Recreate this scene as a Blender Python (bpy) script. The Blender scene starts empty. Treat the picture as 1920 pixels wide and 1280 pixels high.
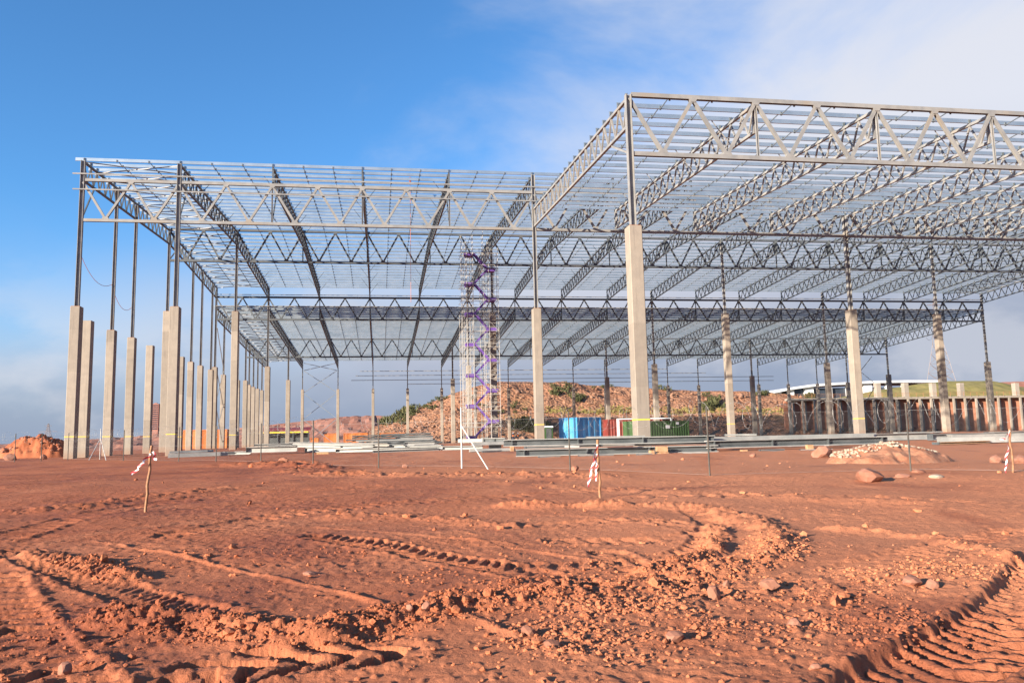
import bpy, math, random
import numpy as np
from mathutils import Vector, Matrix
random.seed(7); RNG = np.random.default_rng(11)
R_ = math.radians
S = bpy.context.scene
COL = S.collection

# ------------------------------------------------------------------ camera
CAM = Vector((25.529, -73.298, 1.6))
YAW, PIT, ROL, FPX = R_(9.375), R_(7.0486), R_(-1.2722), 1515.9
_f = Vector((math.sin(YAW) * math.cos(PIT), math.cos(YAW) * math.cos(PIT), math.sin(PIT)))
_r0 = Vector((math.cos(YAW), -math.sin(YAW), 0)); _u0 = _r0.cross(_f)
_r = math.cos(ROL) * _r0 + math.sin(ROL) * _u0
_u = -math.sin(ROL) * _r0 + math.cos(ROL) * _u0
cd = bpy.data.cameras.new('camera'); cam = bpy.data.objects.new('camera', cd); COL.objects.link(cam)
cd.sensor_width = 36; cd.lens = FPX / 1920 * 36; cd.clip_start = .1; cd.clip_end = 9000
cam.matrix_world = Matrix(((_r.x, _u.x, -_f.x, CAM.x), (_r.y, _u.y, -_f.y, CAM.y), (_r.z, _u.z, -_f.z, CAM.z), (0, 0, 0, 1)))
S.camera = cam

# ------------------------------------------------------------------ sky, sun, exposure
SUN_EL, SUN_AZ = R_(12.5), R_(33)            # azimuth measured from -X towards -Y
sd = Vector((-math.cos(SUN_AZ) * math.cos(SUN_EL), -math.sin(SUN_AZ) * math.cos(SUN_EL), math.sin(SUN_EL)))
sl = bpy.data.lights.new('sun', 'SUN'); sl.energy = 5.0; sl.angle = R_(.53); sl.color = (1, .87, .71)
so = bpy.data.objects.new('sun', sl); COL.objects.link(so)
so.rotation_euler = sd.to_track_quat('Z', 'Y').to_euler(); so.location = (0, -40, 60)
S.view_settings.view_transform = 'Standard'; S.view_settings.look = 'None'
S.view_settings.exposure = 1.6; S.view_settings.gamma = 1; S.view_settings.use_curve_mapping = False
W = bpy.data.worlds.new('World'); S.world = W; W.use_nodes = True
nt = W.node_tree; nt.nodes.clear()
def N(t, typ, **k):
    n = t.nodes.new(typ)
    for a, b in k.items():
        if a.startswith('i_'): n.inputs[a[2:].replace('_', ' ')].default_value = b
        else: setattr(n, a, b)
    return n
def L(t, a, b): t.links.new(a, b)
def M2(t, op, a, b=None, c=None, clamp=False):
    n = t.nodes.new('ShaderNodeMath'); n.operation = op; n.use_clamp = clamp
    for i, v in enumerate((a, b, c)):
        if v is None: continue
        if isinstance(v, (int, float)): n.inputs[i].default_value = v
        else: t.links.new(v, n.inputs[i])
    return n.outputs[0]
def MIX(t, f, a, b, blend='MIX'):
    n = t.nodes.new('ShaderNodeMix'); n.data_type = 'RGBA'; n.blend_type = blend
    for s, v in ((0, f), (6, a), (7, b)):
        if isinstance(v, (int, float)): n.inputs[s].default_value = v
        elif isinstance(v, tuple): n.inputs[s].default_value = (*v[:3], 1)
        else: t.links.new(v, n.inputs[s])
    return n.outputs[2]
def MAP(t, v, a, b, c=0., d=1., smooth=True):
    n = t.nodes.new('ShaderNodeMapRange'); n.interpolation_type = 'SMOOTHSTEP' if smooth else 'LINEAR'
    t.links.new(v, n.inputs[0])
    for i, x in enumerate((a, b, c, d)): n.inputs[i + 1].default_value = x
    return n.outputs[0]
SKY_K = .051
sky = N(nt, 'ShaderNodeTexSky', sky_type='NISHITA', sun_disc=False, sun_elevation=SUN_EL,
        sun_rotation=math.atan2(sd.x, sd.y), altitude=600, air_density=1.0, dust_density=.35, ozone_density=2.4)
tc = N(nt, 'ShaderNodeTexCoord'); sep = N(nt, 'ShaderNodeSeparateXYZ'); L(nt, tc.outputs['Generated'], sep.inputs[0])
elev = sep.outputs[2]
# broken cloud field: wispy bank that thickens towards the north-east
mp = N(nt, 'ShaderNodeMapping'); mp.inputs['Scale'].default_value = (1.0, 1.0, 1.9); mp.inputs['Location'].default_value = (.37, .12, .2)
L(nt, tc.outputs['Generated'], mp.inputs[0])
n1 = N(nt, 'ShaderNodeTexNoise', i_Scale=2.3, i_Detail=7., i_Roughness=.55, i_Distortion=.35); L(nt, mp.outputs[0], n1.inputs[0])
dot = N(nt, 'ShaderNodeVectorMath', operation='DOT_PRODUCT'); L(nt, tc.outputs['Generated'], dot.inputs[0])
dot.inputs[1].default_value = (1.19, .95, -1.18)
bias = M2(nt, 'ADD', dot.outputs[1], -.733)
cl = M2(nt, 'ADD', M2(nt, 'MULTIPLY_ADD', n1.outputs[0], 1.15, -.575), bias)
cmask = MAP(nt, cl, -.30, .18)
c_hi = tuple(v * .51 / SKY_K for v in (.53, .53, .56)); c_mid = tuple(v * .51 / SKY_K for v in (.33, .35, .43)); c_lo = tuple(v * .51 / SKY_K for v in (.205, .25, .34))
base = MIX(nt, 1.0, sky.outputs[0], (.80, 1.37, 1.82), 'MULTIPLY')
col = MIX(nt, M2(nt, 'MULTIPLY', cmask, .92), base, c_hi)
# pale veil low in the sky, then a slate-blue rain bank on the horizon
n2 = N(nt, 'ShaderNodeTexNoise', i_Scale=3.1, i_Detail=5., i_Roughness=.5); L(nt, mp.outputs[0], n2.inputs[0])
ev = M2(nt, 'ADD', elev, M2(nt, 'MULTIPLY_ADD', n2.outputs[0], .16, -.08))
ev = M2(nt, 'ADD', ev, M2(nt, 'MULTIPLY_ADD', sep.outputs[0], -.085, .026))
col = MIX(nt, MAP(nt, ev, .34, .13, 0, .80), col, c_mid)
n3 = N(nt, 'ShaderNodeTexNoise', i_Scale=4.2, i_Detail=6., i_Roughness=.55); L(nt, mp.outputs[0], n3.inputs[0])
col = MIX(nt, MAP(nt, ev, .17, .06, 0, .92), col, c_lo)
puff = M2(nt, 'MULTIPLY', MAP(nt, n3.outputs[0], .50, .66), MAP(nt, elev, .24, .10))
col = MIX(nt, M2(nt, 'MULTIPLY', puff, .42), col, c_hi)
bg = N(nt, 'ShaderNodeBackground', i_Strength=SKY_K); L(nt, col, bg.inputs[0])
wo = N(nt, 'ShaderNodeOutputWorld'); L(nt, bg.outputs[0], wo.inputs[0])

# ------------------------------------------------------------------ pixel helpers and ground shape
def ray(px, py): return _f + _r * ((px - 960) / FPX) + _u * ((640 - py) / FPX)
def atY(px, py, Y):
    d = ray(px, py); return CAM + d * ((Y - CAM.y) / d.y)
def gbase(x, y):
    """height of the site without ruts: a gentle rise from the camera to the building platform"""
    x = np.asarray(x, float); y = np.asarray(y, float)
    d = y - CAM.y
    s = .0145 + .0055 * np.clip((x - 4) / 26, 0, 1)
    z = np.clip(d, -200, None) * s
    k = 12.
    m = np.clip(.5 + (1.55 - z) * k / 20, 0, 1)
    z2 = 1.55 * (1 - m) + z * m - m * (1 - m) * 10 / k
    return np.where(d < 0, d * .002, z2)
def gz(x, y): return float(gbase(x, y))
def hit(px, py):
    d = ray(px, py); t = 3.
    for _ in range(40):
        p = CAM + d * t
        e = p.z - gz(p.x, p.y)
        t = t + e / max(-d.z + .018 * d.y, .004) * .7
        t = min(max(t, 1), 400)
    return CAM + d * t
def groundx(px, Y):
    """world x seen at pixel column px where the ground has depth Y"""
    p = atY(px, 830, Y)
    for _ in range(6):
        z = gz(p.x, Y)
        # slide along the pixel column for the height z
        d0 = atY(px, 800, Y); d1 = atY(px, 860, Y); t = (z - d0.z) / (d1.z - d0.z); p = d0.lerp(d1, t)
    return p.x

# ------------------------------------------------------------------ materials
MATS = {}
def principled(name, rough=.7, metal=0., spec=.4):
    m = bpy.data.materials.new(name); m.use_nodes = True; t = m.node_tree
    b = t.nodes['Principled BSDF']; b.inputs['Roughness'].default_value = rough; b.inputs['Metallic'].default_value = metal
    b.inputs['Specular IOR Level'].default_value = spec
    MATS[name] = m
    return m, t, b
def noise(t, vec, scale, detail=5., rough=.55, dist=0.):
    n = t.nodes.new('ShaderNodeTexNoise'); n.inputs['Scale'].default_value = scale; n.inputs['Detail'].default_value = detail
    n.inputs['Roughness'].default_value = rough; n.inputs['Distortion'].default_value = dist
    if vec is not None: t.links.new(vec, n.inputs['Vector'])
    return n.outputs[0]
def coord(t, kind='Object'): return t.nodes.new('ShaderNodeTexCoord').outputs[kind]
def wpos(t): return t.nodes.new('ShaderNodeNewGeometry').outputs['Position']
def bump(t, b, h, strength=.3, dist=.02):
    n = t.nodes.new('ShaderNodeBump'); n.inputs['Strength'].default_value = strength; n.inputs['Distance'].default_value = dist
    t.links.new(h, n.inputs['Height']); t.links.new(n.outputs[0], b.inputs['Normal'])
def two(name, a, b_, scale=3., rough=.7, metal=0., spec=.35, lo=.35, hi=.65, bs=0., bd=.01, detail=5., c=None, world=True, k=.84):
    a, b_ = tuple(v * k for v in a), tuple(v * k for v in b_); c = tuple(v * k for v in c) if c else None
    m, t, b = principled(name, rough, metal, spec)
    v = wpos(t) if world else coord(t)
    f = noise(t, v, scale, detail)
    colr = MIX(t, MAP(t, f, lo, hi), a, b_)
    if c is not None:
        f2 = noise(t, v, scale * .31, 4.); colr = MIX(t, MAP(t, f2, .52, .72), colr, c)
    L(t, colr, b.inputs['Base Color'])
    if bs: bump(t, b, noise(t, v, scale * 4, 6.), bs, bd)
    return m
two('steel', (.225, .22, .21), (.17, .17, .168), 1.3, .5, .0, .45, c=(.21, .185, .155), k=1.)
two('steel_shaded', (.080, .092, .102), (.062, .072, .082), 1.3, .5, .0, .45, c=(.085, .085, .085), k=1.)  # darker, bluer copy of the grey steel: under-roof shade put into its colour
two('steel_dark', (.055, .065, .07), (.09, .10, .105), 1.2, .6)
two('galv', (.36, .42, .455), (.44, .49, .515), .8, .34, .75, .5, c=(.30, .36, .40), k=1.)
two('stock_pale', (.27, .275, .265), (.36, .355, .335), 1.5, .5)
two('rust', (.28, .12, .06), (.40, .20, .10), 3., .85)
two('timber', (.36, .20, .10), (.50, .30, .16), 6., .8)
two('stake_wood', (.27, .13, .065), (.36, .19, .10), 9., .75)
two('white_paint', (.58, .57, .54), (.46, .45, .42), 2., .5)
two('purple', (.125, .062, .29), (.16, .085, .34), 3., .55)
two('dark_post', (.06, .055, .05), (.10, .085, .07), 5., .7)
two('wire', (.34, .34, .33), (.42, .42, .41), 5., .45, .3)
two('mesh_wire', (.16, .15, .14), (.22, .21, .20), 5., .6)
two('scaffold', (.40, .39, .36), (.48, .46, .43), 2., .5)
two('blue_box', (.03, .27, .60), (.05, .32, .66), 1.2, .45, c=(.12, .36, .60))
two('blue_box_end', (.07, .33, .60), (.10, .38, .64), 1.2, .45)
two('red_box', (.17, .025, .018), (.24, .04, .028), 1.2, .5)
two('green_box', (.035, .085, .025), (.05, .11, .032), 1.2, .5)
two('orange_box', (.46, .135, .035), (.52, .17, .045), .8, .55)
two('yellow', (.80, .58, .04), (.72, .50, .05), 3., .6)
two('rope', (.50, .16, .10), (.55, .22, .13), 3., .7)
two('dark_gap', (.018, .018, .02), (.03, .03, .03), 3., .8)
two('glass_dark', (.03, .04, .055), (.05, .06, .08), .3, .15)
two('bwhite', (.78, .79, .80), (.72, .73, .75), .2, .5)
two('tower_brick', (.30, .13, .10), (.36, .17, .13), .4, .8)
two('pylon', (.20, .16, .15), (.24, .19, .175), .4, .6)
two('scrub', (.05, .06, .022), (.085, .085, .03), .9, .8, c=(.13, .115, .045))
two('grass', (.20, .175, .05), (.27, .22, .075), .25, .9, c=(.12, .125, .038))
two('rubble_soil', (.32, .125, .066), (.38, .18, .105), 2.5, .95, bs=.6, bd=.05, c=(.28, .12, .07))
two('brick', (.36, .15, .09), (.46, .21, .13), .9, .85)
two('vest', (.75, .20, .03), (.80, .24, .04), 3., .8)
two('navy', (.03, .04, .08), (.04, .05, .09), 3., .8)
two('skin', (.20, .11, .07), (.22, .12, .08), 3., .6)
two('pale_stone', (.36, .28, .205), (.44, .36, .275), 2.2, .85, bs=.4, bd=.02, c=(.50, .33, .24))
two('pink_stone', (.28, .115, .068), (.35, .16, .105), 3., .85, bs=.4, bd=.02)
two('hill_rock', (.24, .125, .078), (.32, .185, .122), .6, .9, c=(.19, .09, .06), bs=.3, bd=.1)
two('far_red', (.27, .115, .078), (.34, .16, .115), .05, .9, c=(.18, .08, .06))
def concrete(name, a, b_, c_):
    m, t, b = principled(name, .82, 0, .25)
    o = coord(t); v = wpos(t)
    sp = t.nodes.new('ShaderNodeSeparateXYZ'); L(t, o, sp.inputs[0])
    f = noise(t, v, 1.6, 7., .6)
    stretch = t.nodes.new('ShaderNodeMapping'); stretch.inputs['Scale'].default_value = (5, 5, .35); L(t, v, stretch.inputs[0])
    st = noise(t, stretch.outputs[0], 1., 6., .65)
    colr = MIX(t, MAP(t, f, .3, .7), a, b_)
    colr = MIX(t, MAP(t, st, .50, .72, 0, .75), colr, c_)
    pit = noise(t, v, 9., 4., .7); colr = MIX(t, MAP(t, pit, .64, .74, 0, .5), colr, c_)
    # pours: a slightly different grey every few metres
    pz = M2(t, 'FLOOR', M2(t, 'DIVIDE', sp.outputs[2], 3.6))
    wn = t.nodes.new('ShaderNodeTexWhiteNoise'); wn.noise_dimensions = '2D'
    cb = t.nodes.new('ShaderNodeCombineXYZ'); L(t, pz, cb.inputs[0]); oi = t.nodes.new('ShaderNodeObjectInfo'); L(t, oi.outputs['Random'], cb.inputs[1]); L(t, cb.outputs[0], wn.inputs[0])
    hs = t.nodes.new('ShaderNodeHueSaturation'); L(t, colr, hs.inputs['Color']); L(t, M2(t, 'MULTIPLY_ADD', wn.outputs[0], .30, .84), hs.inputs['Value'])
    # earth splash at the foot
    foot = MAP(t, M2(t, 'ADD', sp.outputs[2], M2(t, 'MULTIPLY', f, .9)), 1.3, .5)
    colr = MIX(t, M2(t, 'MULTIPLY', foot, .5), hs.outputs[0], (.24, .13, .08))
    L(t, colr, b.inputs['Base Color'])
    fr = M2(t, 'FRACT', M2(t, 'DIVIDE', sp.outputs[2], 3.6)); joint = MAP(t, fr, .0, .012)
    h = M2(t, 'ADD', M2(t, 'MULTIPLY', noise(t, v, 14., 6.), .35), joint)
    bump(t, b, h, .35, .012)
    return m
concrete('concrete', (.27, .232, .19), (.232, .20, .167), (.18, .155, .13))
def corrug(name, src, period, axis):
    pass
def tape_mat():
    m, t, b = principled('tape', .5)
    o = coord(t, 'UV'); sp = t.nodes.new('ShaderNodeSeparateXYZ'); L(t, o, sp.inputs[0])
    f = M2(t, 'FRACT', M2(t, 'ADD', M2(t, 'MULTIPLY', sp.outputs[0], 1.0), M2(t, 'MULTIPLY', sp.outputs[1], .45)))
    L(t, MIX(t, M2(t, 'GREATER_THAN', f, .5), (.80, .78, .76), (.62, .05, .06)), b.inputs['Base Color'])
tape_mat()
def soil_mat(name, fine=1.):
    m, t, b = principled(name, .93, 0, .18)
    v = wpos(t)
    sp = t.nodes.new('ShaderNodeSeparateXYZ'); L(t, v, sp.inputs[0])
    A, Bc, Cc, Dc, E_ = (.325, .099, .044), (.385, .129, .060), (.215, .062, .030), (.49, .198, .100), (.41, .13, .042)
    big = noise(t, v, .055, 5., .6, .8); mid = noise(t, v, .42, 6., .62, .5); fin = noise(t, v, 4.5, 8., .68); vf = noise(t, v, 38., 5., .7)
    st = t.nodes.new('ShaderNodeMapping'); st.inputs['Scale'].default_value = (.06, .55, .3); st.inputs['Rotation'].default_value = (0, 0, R_(-8)); L(t, v, st.inputs[0])
    streak = noise(t, st.outputs[0], 1.0, 6., .6, .6)
    colr = MIX(t, MAP(t, mid, .35, .68), A, Bc)
    colr = MIX(t, MAP(t, streak, .52, .70, 0, .8), colr, Cc)
    # drier, paler ground where the site traffic has dusted it (east side)
    east = MAP(t, M2(t, 'ADD', sp.outputs[0], M2(t, 'MULTIPLY_ADD', big, 40., -20.)), 16., 36.)
    colr = MIX(t, M2(t, 'MULTIPLY', east, .75), colr, Dc)
    damp = noise(t, v, .16, 6., .65, 1.2); colr = MIX(t, MAP(t, damp, .52, .68, 0, .65), colr, Cc)
    colr = MIX(t, MAP(t, damp, .42, .30, 0, .4), colr, Dc)
    colr = MIX(t, MAP(t, fin, .58, .74, 0, .35), colr, Dc)
    L(t, MAP(t, damp, .45, .68, .95, .72), b.inputs['Roughness'])
    colr = MIX(t, MAP(t, fin, .42, .28, 0, .45), colr, Cc)
    colr = MIX(t, MAP(t, big, .58, .70, 0, .45), colr, E_)
    colr = MIX(t, MAP(t, vf, .62, .78, 0, .4), colr, (.44, .22, .13))
    L(t, colr, b.inputs['Base Color'])
    h = M2(t, 'ADD', M2(t, 'MULTIPLY', noise(t, v, 11., 8., .7), 1.), M2(t, 'MULTIPLY', vf, .35))
    bump(t, b, h, .75, .035)
    return m
soil_mat('soil')
def hill_mat():
    m, t, b = principled('hill', .95, 0, .15)
    v = wpos(t); sp = t.nodes.new('ShaderNodeSeparateXYZ'); L(t, v, sp.inputs[0])
    f = noise(t, v, .12, 8., .65, .4); g = noise(t, v, .9, 8., .7); w = noise(t, v, .035, 5., .6)
    vo = t.nodes.new('ShaderNodeTexVoronoi'); vo.inputs['Scale'].default_value = 1.1; L(t, v, vo.inputs[0])
    colr = MIX(t, MAP(t, f, .35, .65), (.245, .112, .062), (.32, .165, .098))
    colr = MIX(t, MAP(t, g, .50, .70, 0, .8), colr, (.34, .205, .135))
    colr = MIX(t, MAP(t, g, .42, .28, 0, .8), colr, (.15, .065, .045))
    colr = MIX(t, MAP(t, vo.outputs[0], .05, .5, .35, 0.), colr, (.12, .055, .04))
    colr = MIX(t, MAP(t, w, .56, .70, 0, .4), colr, (.16, .14, .05))
    L(t, colr, b.inputs['Base Color'])
    bump(t, b, M2(t, 'ADD', g, vo.outputs[0]), .9, .5)
hill_mat()

# ------------------------------------------------------------------ mesh helpers
class MB:
    def __init__(s): s.v = []; s.f = []; s.uv = None
    def add(s, vs, fs):
        o = len(s.v); s.v += [tuple(v) for v in vs]; s.f += [tuple(i + o for i in f) for f in fs]
    def box(s, c, h):
        x, y, z = c; a, b, d = h
        s.add([(x + i * a, y + j * b, z + k * d) for i in (-1, 1) for j in (-1, 1) for k in (-1, 1)],
              [(0, 1, 3, 2), (4, 6, 7, 5), (0, 4, 5, 1), (2, 3, 7, 6), (0, 2, 6, 4), (1, 5, 7, 3)])
    def sweep(s, p0, p1, prof, up=(0, 0, 1), prof1=None, closed=True):
        """extrude a closed 2-D profile (side, up) from p0 to p1"""
        p0, p1 = Vector(p0), Vector(p1); d = (p1 - p0).normalized(); up = Vector(up)
        if abs(d.dot(up)) > .98: up = Vector((0, 1, 0)) if abs(d.y) < .9 else Vector((1, 0, 0))
        sx = d.cross(up).normalized(); uy = sx.cross(d)
        n = len(prof); q = prof1 or prof
        vs = [p0 + sx * a + uy * b for a, b in prof] + [p1 + sx * a + uy * b for a, b in q]
        fs = [(i, (i + 1) % n, n + (i + 1) % n, n + i) for i in range(n)]
        if closed: fs += [tuple(range(n - 1, -1, -1)), tuple(range(n, 2 * n))]
        s.add(vs, fs)
    def bar(s, p0, p1, w, h=None, up=(0, 0, 1)):
        h = h or w; s.sweep(p0, p1, [(-w / 2, -h / 2), (w / 2, -h / 2), (w / 2, h / 2), (-w / 2, h / 2)], up)
    def ibar(s, p0, p1, w, h, t, up=(0, 0, 1)):
        a, b = w / 2, h / 2; k = t / 2
        s.sweep(p0, p1, [(-a, -b), (a, -b), (a, -b + t), (k, -b + t), (k, b - t), (a, b - t), (a, b), (-a, b), (-a, b - t), (-k, b - t), (-k, -b + t), (-a, -b + t)], up)
    def tube(s, p0, p1, r, n=6, r1=None):
        r1 = r if r1 is None else r1
        f = lambda q: [(math.cos(2 * math.pi * i / n) * q, math.sin(2 * math.pi * i / n) * q) for i in range(n)]
        s.sweep(p0, p1, f(r), prof1=f(r1))
    def poly(s, pts, r, n=5):
        """tube through a list of points"""
        pts = [Vector(p) for p in pts]; o = len(s.v); m = len(pts)
        for i, p in enumerate(pts):
            d = (pts[min(i + 1, m - 1)] - pts[max(i - 1, 0)]).normalized()
            up = Vector((0, 0, 1)) if abs(d.z) < .95 else Vector((1, 0, 0))
            a = d.cross(up).normalized(); b = a.cross(d)
            s.v += [tuple(p + a * math.cos(2 * math.pi * k / n) * r + b * math.sin(2 * math.pi * k / n) * r) for k in range(n)]
        for i in range(m - 1):
            for k in range(n):
                s.f.append((o + i * n + k, o + i * n + (k + 1) % n, o + (i + 1) * n + (k + 1) % n, o + (i + 1) * n + k))
    def mesh(s, name, mat=None, smooth=False):
        me = bpy.data.meshes.new(name); me.from_pydata(s.v, [], s.f); me.update()
        if mat: me.materials.append(MATS[mat])
        if smooth: me.polygons.foreach_set('use_smooth', [True] * len(me.polygons))
        return me
    def build(s, name, mat, parent=None, loc=None, smooth=False):
        return put(name, s.mesh(name, mat, smooth), parent, loc)
def put(name, me, parent=None, loc=None):
    o = bpy.data.objects.new(name, me); COL.objects.link(o)
    if parent: o.parent = parent
    if loc is not None: o.location = loc
    return o
def tag(o, label=None, cat=None, group=None, kind=None):
    if label: o['label'] = label
    if cat: o['category'] = cat
    if group: o['group'] = group
    if kind: o['kind'] = kind
    return o
def thing(name, label, cat, loc=(0, 0, 0), group=None, rz=0):
    o = bpy.data.objects.new(name, None); COL.objects.link(o); o.location = loc; o.rotation_euler = (0, 0, rz)
    o.empty_display_size = .3
    return tag(o, label, cat, group)
ORD = ['first', 'second', 'third', 'fourth', 'fifth', 'sixth', 'seventh', 'eighth', 'ninth', 'tenth', 'eleventh', 'twelfth', 'thirteenth',
       'fourteenth', 'fifteenth', 'sixteenth', 'seventeenth', 'eighteenth', 'nineteenth', 'twentieth']
def ordn(i):
    if i < 20: return ORD[i]
    n = i + 1; u = n % 10; tens = {2: 'twenty', 3: 'thirty'}[n // 10]
    return (tens[:-1] + 'ieth') if u == 0 else tens + '-' + ORD[u - 1]

# numpy value noise
def _hash(i, j, seed):
    n = (i.astype(np.int64) * 374761393 + j.astype(np.int64) * 668265263 + seed * 1442695040888963) & 0x7fffffff
    n = (n ^ (n >> 13)) * 1274126177 & 0x7fffffff
    return ((n ^ (n >> 16)) & 0xffff) / 65535.
def vn(x, y, s, seed=0):
    x = x / s; y = y / s; i = np.floor(x); j = np.floor(y); u = x - i; v = y - j
    u = u * u * u * (u * (u * 6 - 15) + 10); v = v * v * v * (v * (v * 6 - 15) + 10)
    a = _hash(i, j, seed); b = _hash(i + 1, j, seed); c = _hash(i, j + 1, seed); d = _hash(i + 1, j + 1, seed)
    return (a * (1 - u) + b * u) * (1 - v) + (c * (1 - u) + d * u) * v - .5
def fbm(x, y, s, oct=4, gain=.5, seed=0):
    h = 0; a = 1.
    for k in range(oct): 
        h = h + a * vn(x * .96 + y * .28 * (k % 2), y * .96 - x * .28 * (k % 2), s, seed + k * 17); s *= .5; a *= gain
    return h
def worley(x, y, s, seed):
    x = x / s; y = y / s; i = np.floor(x); j = np.floor(y); best = np.zeros(x.shape)
    for a in (-1, 0, 1):
        for b in (-1, 0, 1):
            ci, cj = i + a, j + b; px_ = ci + _hash(ci, cj, seed); py_ = cj + _hash(ci, cj, seed + 7); r_ = .25 + .6 * _hash(ci, cj, seed + 13) ** 2
            q = 1 - ((x - px_) ** 2 + (y - py_) ** 2) / r_ ** 2
            best = np.maximum(best, np.sqrt(np.clip(q, 0, 1)) * r_)
    return best
def grid_mesh(name, X, Y, Z, mat, smooth=True, wrap=False):
    n, m = X.shape
    v = np.stack([X, Y, Z], -1).reshape(-1, 3)
    i = np.arange(n - 1)[:, None]; j = np.arange(m if wrap else m - 1)[None, :]
    jn = (j + 1) % m
    f = np.stack([i * m + j, i * m + jn, (i + 1) * m + jn, (i + 1) * m + j], -1).reshape(-1, 4)
    me = bpy.data.meshes.new(name)
    me.vertices.add(len(v)); me.vertices.foreach_set('co', v.ravel())
    me.loops.add(f.size); me.loops.foreach_set('vertex_index', f.ravel().astype(np.int32))
    me.polygons.add(len(f)); me.polygons.foreach_set('loop_start', np.arange(0, f.size, 4, dtype=np.int32))
    me.polygons.foreach_set('use_smooth', np.full(len(f), smooth))
    me.update(calc_edges=True); me.validate()
    me.materials.append(MATS[mat])
    return me

# ------------------------------------------------------------------ the ground
def wp(*pts): return np.array([tuple(hit(*p))[:2] for p in pts])
def pdist(x, y, P):
    """distance to a polyline, arc length of the foot point, signed side"""
    best = np.full(x.shape, 1e9); sl_ = np.zeros(x.shape); sg = np.zeros(x.shape); acc = 0.
    for a, b in zip(P[:-1], P[1:]):
        d = b - a; ln = math.hypot(*d); d = d / ln
        t = np.clip((x - a[0]) * d[0] + (y - a[1]) * d[1], 0, ln)
        ex = x - a[0] - d[0] * t; ey = y - a[1] - d[1] * t
        q = np.hypot(ex, ey); k = q < best
        best = np.where(k, q, best); sl_ = np.where(k, acc + t, sl_); sg = np.where(k, np.sign(d[0] * ey - d[1] * ex), sg); acc += ln
    return best, sl_, sg
def smooth_poly(P, n=4):
    out = []
    P = [P[0]] + list(P) + [P[-1]]
    for i in range(1, len(P) - 2):
        p0, p1, p2, p3 = P[i - 1], P[i], P[i + 1], P[i + 2]
        for k in range(n):
            t = k / n
            out.append(.5 * (2 * p1 + (p2 - p0) * t + (2 * p0 - 5 * p1 + 4 * p2 - p3) * t * t + (3 * p1 - p0 - 3 * p2 + p3) * t ** 3))
    out.append(P[-2]); return np.array(out)
def ss(a, b, x):
    t = np.clip((x - a) / (b - a), 0, 1); return t * t * (3 - 2 * t)
# rough banks of loose clods: (polyline in photo pixels, half width m, height m)
BANKS = [
    (wp((955, 946), (1100, 948), (1250, 946), (1345, 956), (1425, 978), (1458, 1012), (1425, 1044), (1350, 1062), (1240, 1088), (1100, 1112), (950, 1132), (800, 1152), (660, 1182), (520, 1192), (360, 1176), (230, 1158)), .32, .075),
    (wp((1345, 985), (1335, 1020), (1290, 1048), (1205, 1072)), .16, .07),
    (wp((1010, 1100), (1150, 1130), (1330, 1120), (1500, 1105), (1700, 1075), (1880, 1048)), .55, .034),
    (wp((1100, 1200), (1300, 1190), (1500, 1180), (1650, 1150)), .5, .026),
    (wp((60, 1040), (160, 1062), (240, 1085)), .22, .05),
    (wp((0, 962), (140, 952), (300, 932), (460, 916)), .5, .05),
    (wp((560, 885), (760, 893), (960, 892), (1120, 896)), .9, .08),
    (wp((420, 872), (500, 872), (600, 880)), 1.1, .16),
    (wp((640, 965), (800, 968), (900, 980), (960, 985)), .35, .04),
    (wp((900, 905), (1100, 915), (1400, 925), (1700, 940)), .5, .035),
    (wp((1560, 985), (1740, 1000), (1850, 1030), (1890, 1045)), .22, .05),
]
BANKS = [(smooth_poly(p), w, h) for p, w, h in BANKS]
# thin windrows left by a blade
ROWS = [(smooth_poly(wp((175, 1010), (450, 1068), (640, 1112), (705, 1136))), .035, .030),
        (smooth_poly(wp((955, 1022), (1100, 1043), (1228, 1062))), .04, .032),
        (smooth_poly(wp((600, 985), (760, 1000), (960, 1018))), .06, .02),
        (smooth_poly(wp((820, 1150), (900, 1170), (960, 1195))), .06, .03),
        (smooth_poly(wp((1000, 960), (1200, 975), (1330, 985))), .08, .02)]
# tyre tracks: polyline, half width, sunk depth, lug pitch, lug height, lug skew
TRACKS = [(smooth_poly(wp((1140, 1030), (1330, 1100), (1600, 1060), (1900, 985))), .28, .012, .24, .03, .7),
          (smooth_poly(wp((330, 1000), (560, 960), (860, 935), (1200, 915))), .35, .012, .33, .028, .5),
          (smooth_poly(wp((1000, 985), (1200, 975), (1330, 1000), (1250, 1040), (1000, 1060))), .26, .014, .28, .03, .6),(smooth_poly(wp((1990, 1040), (1935, 1110), (1880, 1165), (1800, 1215), (1720, 1262), (1640, 1330))), .40, .075, .19, .06, .5),
          (smooth_poly(wp((250, 1330), (400, 1262), (560, 1238), (700, 1228))), .36, .05, .30, .085, 1.0),
          (smooth_poly(wp((20, 1030), (150, 1080), (320, 1140), (480, 1190))), .30, .02, .17, .042, .8),
          (smooth_poly(wp((590, 1005), (760, 1032), (960, 1068), (1100, 1092))), .30, .02, .21, .045, .7),
          (smooth_poly(wp((-20, 1090), (20, 1180), (90, 1260), (180, 1330))), .32, .015, .30, .035, -.6),
          (smooth_poly(wp((640, 888), (900, 886), (1100, 892))), .4, .02, .55, .06, .4),
          (smooth_poly(wp((1180, 930), (1350, 927), (1600, 930), (1800, 938))), .3, .01, .5, .04, .4),
          (smooth_poly(wp((0, 1010), (200, 960), (420, 930), (700, 915))), .35, .012, .4, .02, .6),
          (smooth_poly(wp((1050, 1010), (1250, 1005), (1340, 985), (1300, 955))), .25, .02, .3, .02, .6)]
HOLES = [((355, 1178), .16, .06), ((930, 1128), .2, .07), ((1290, 1172), .12, .05), ((1330, 970), .25, .08), ((1240, 1300), .2, .06), ((715, 1195), .22, .06), ((490, 1180), .14, .05)]
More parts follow.
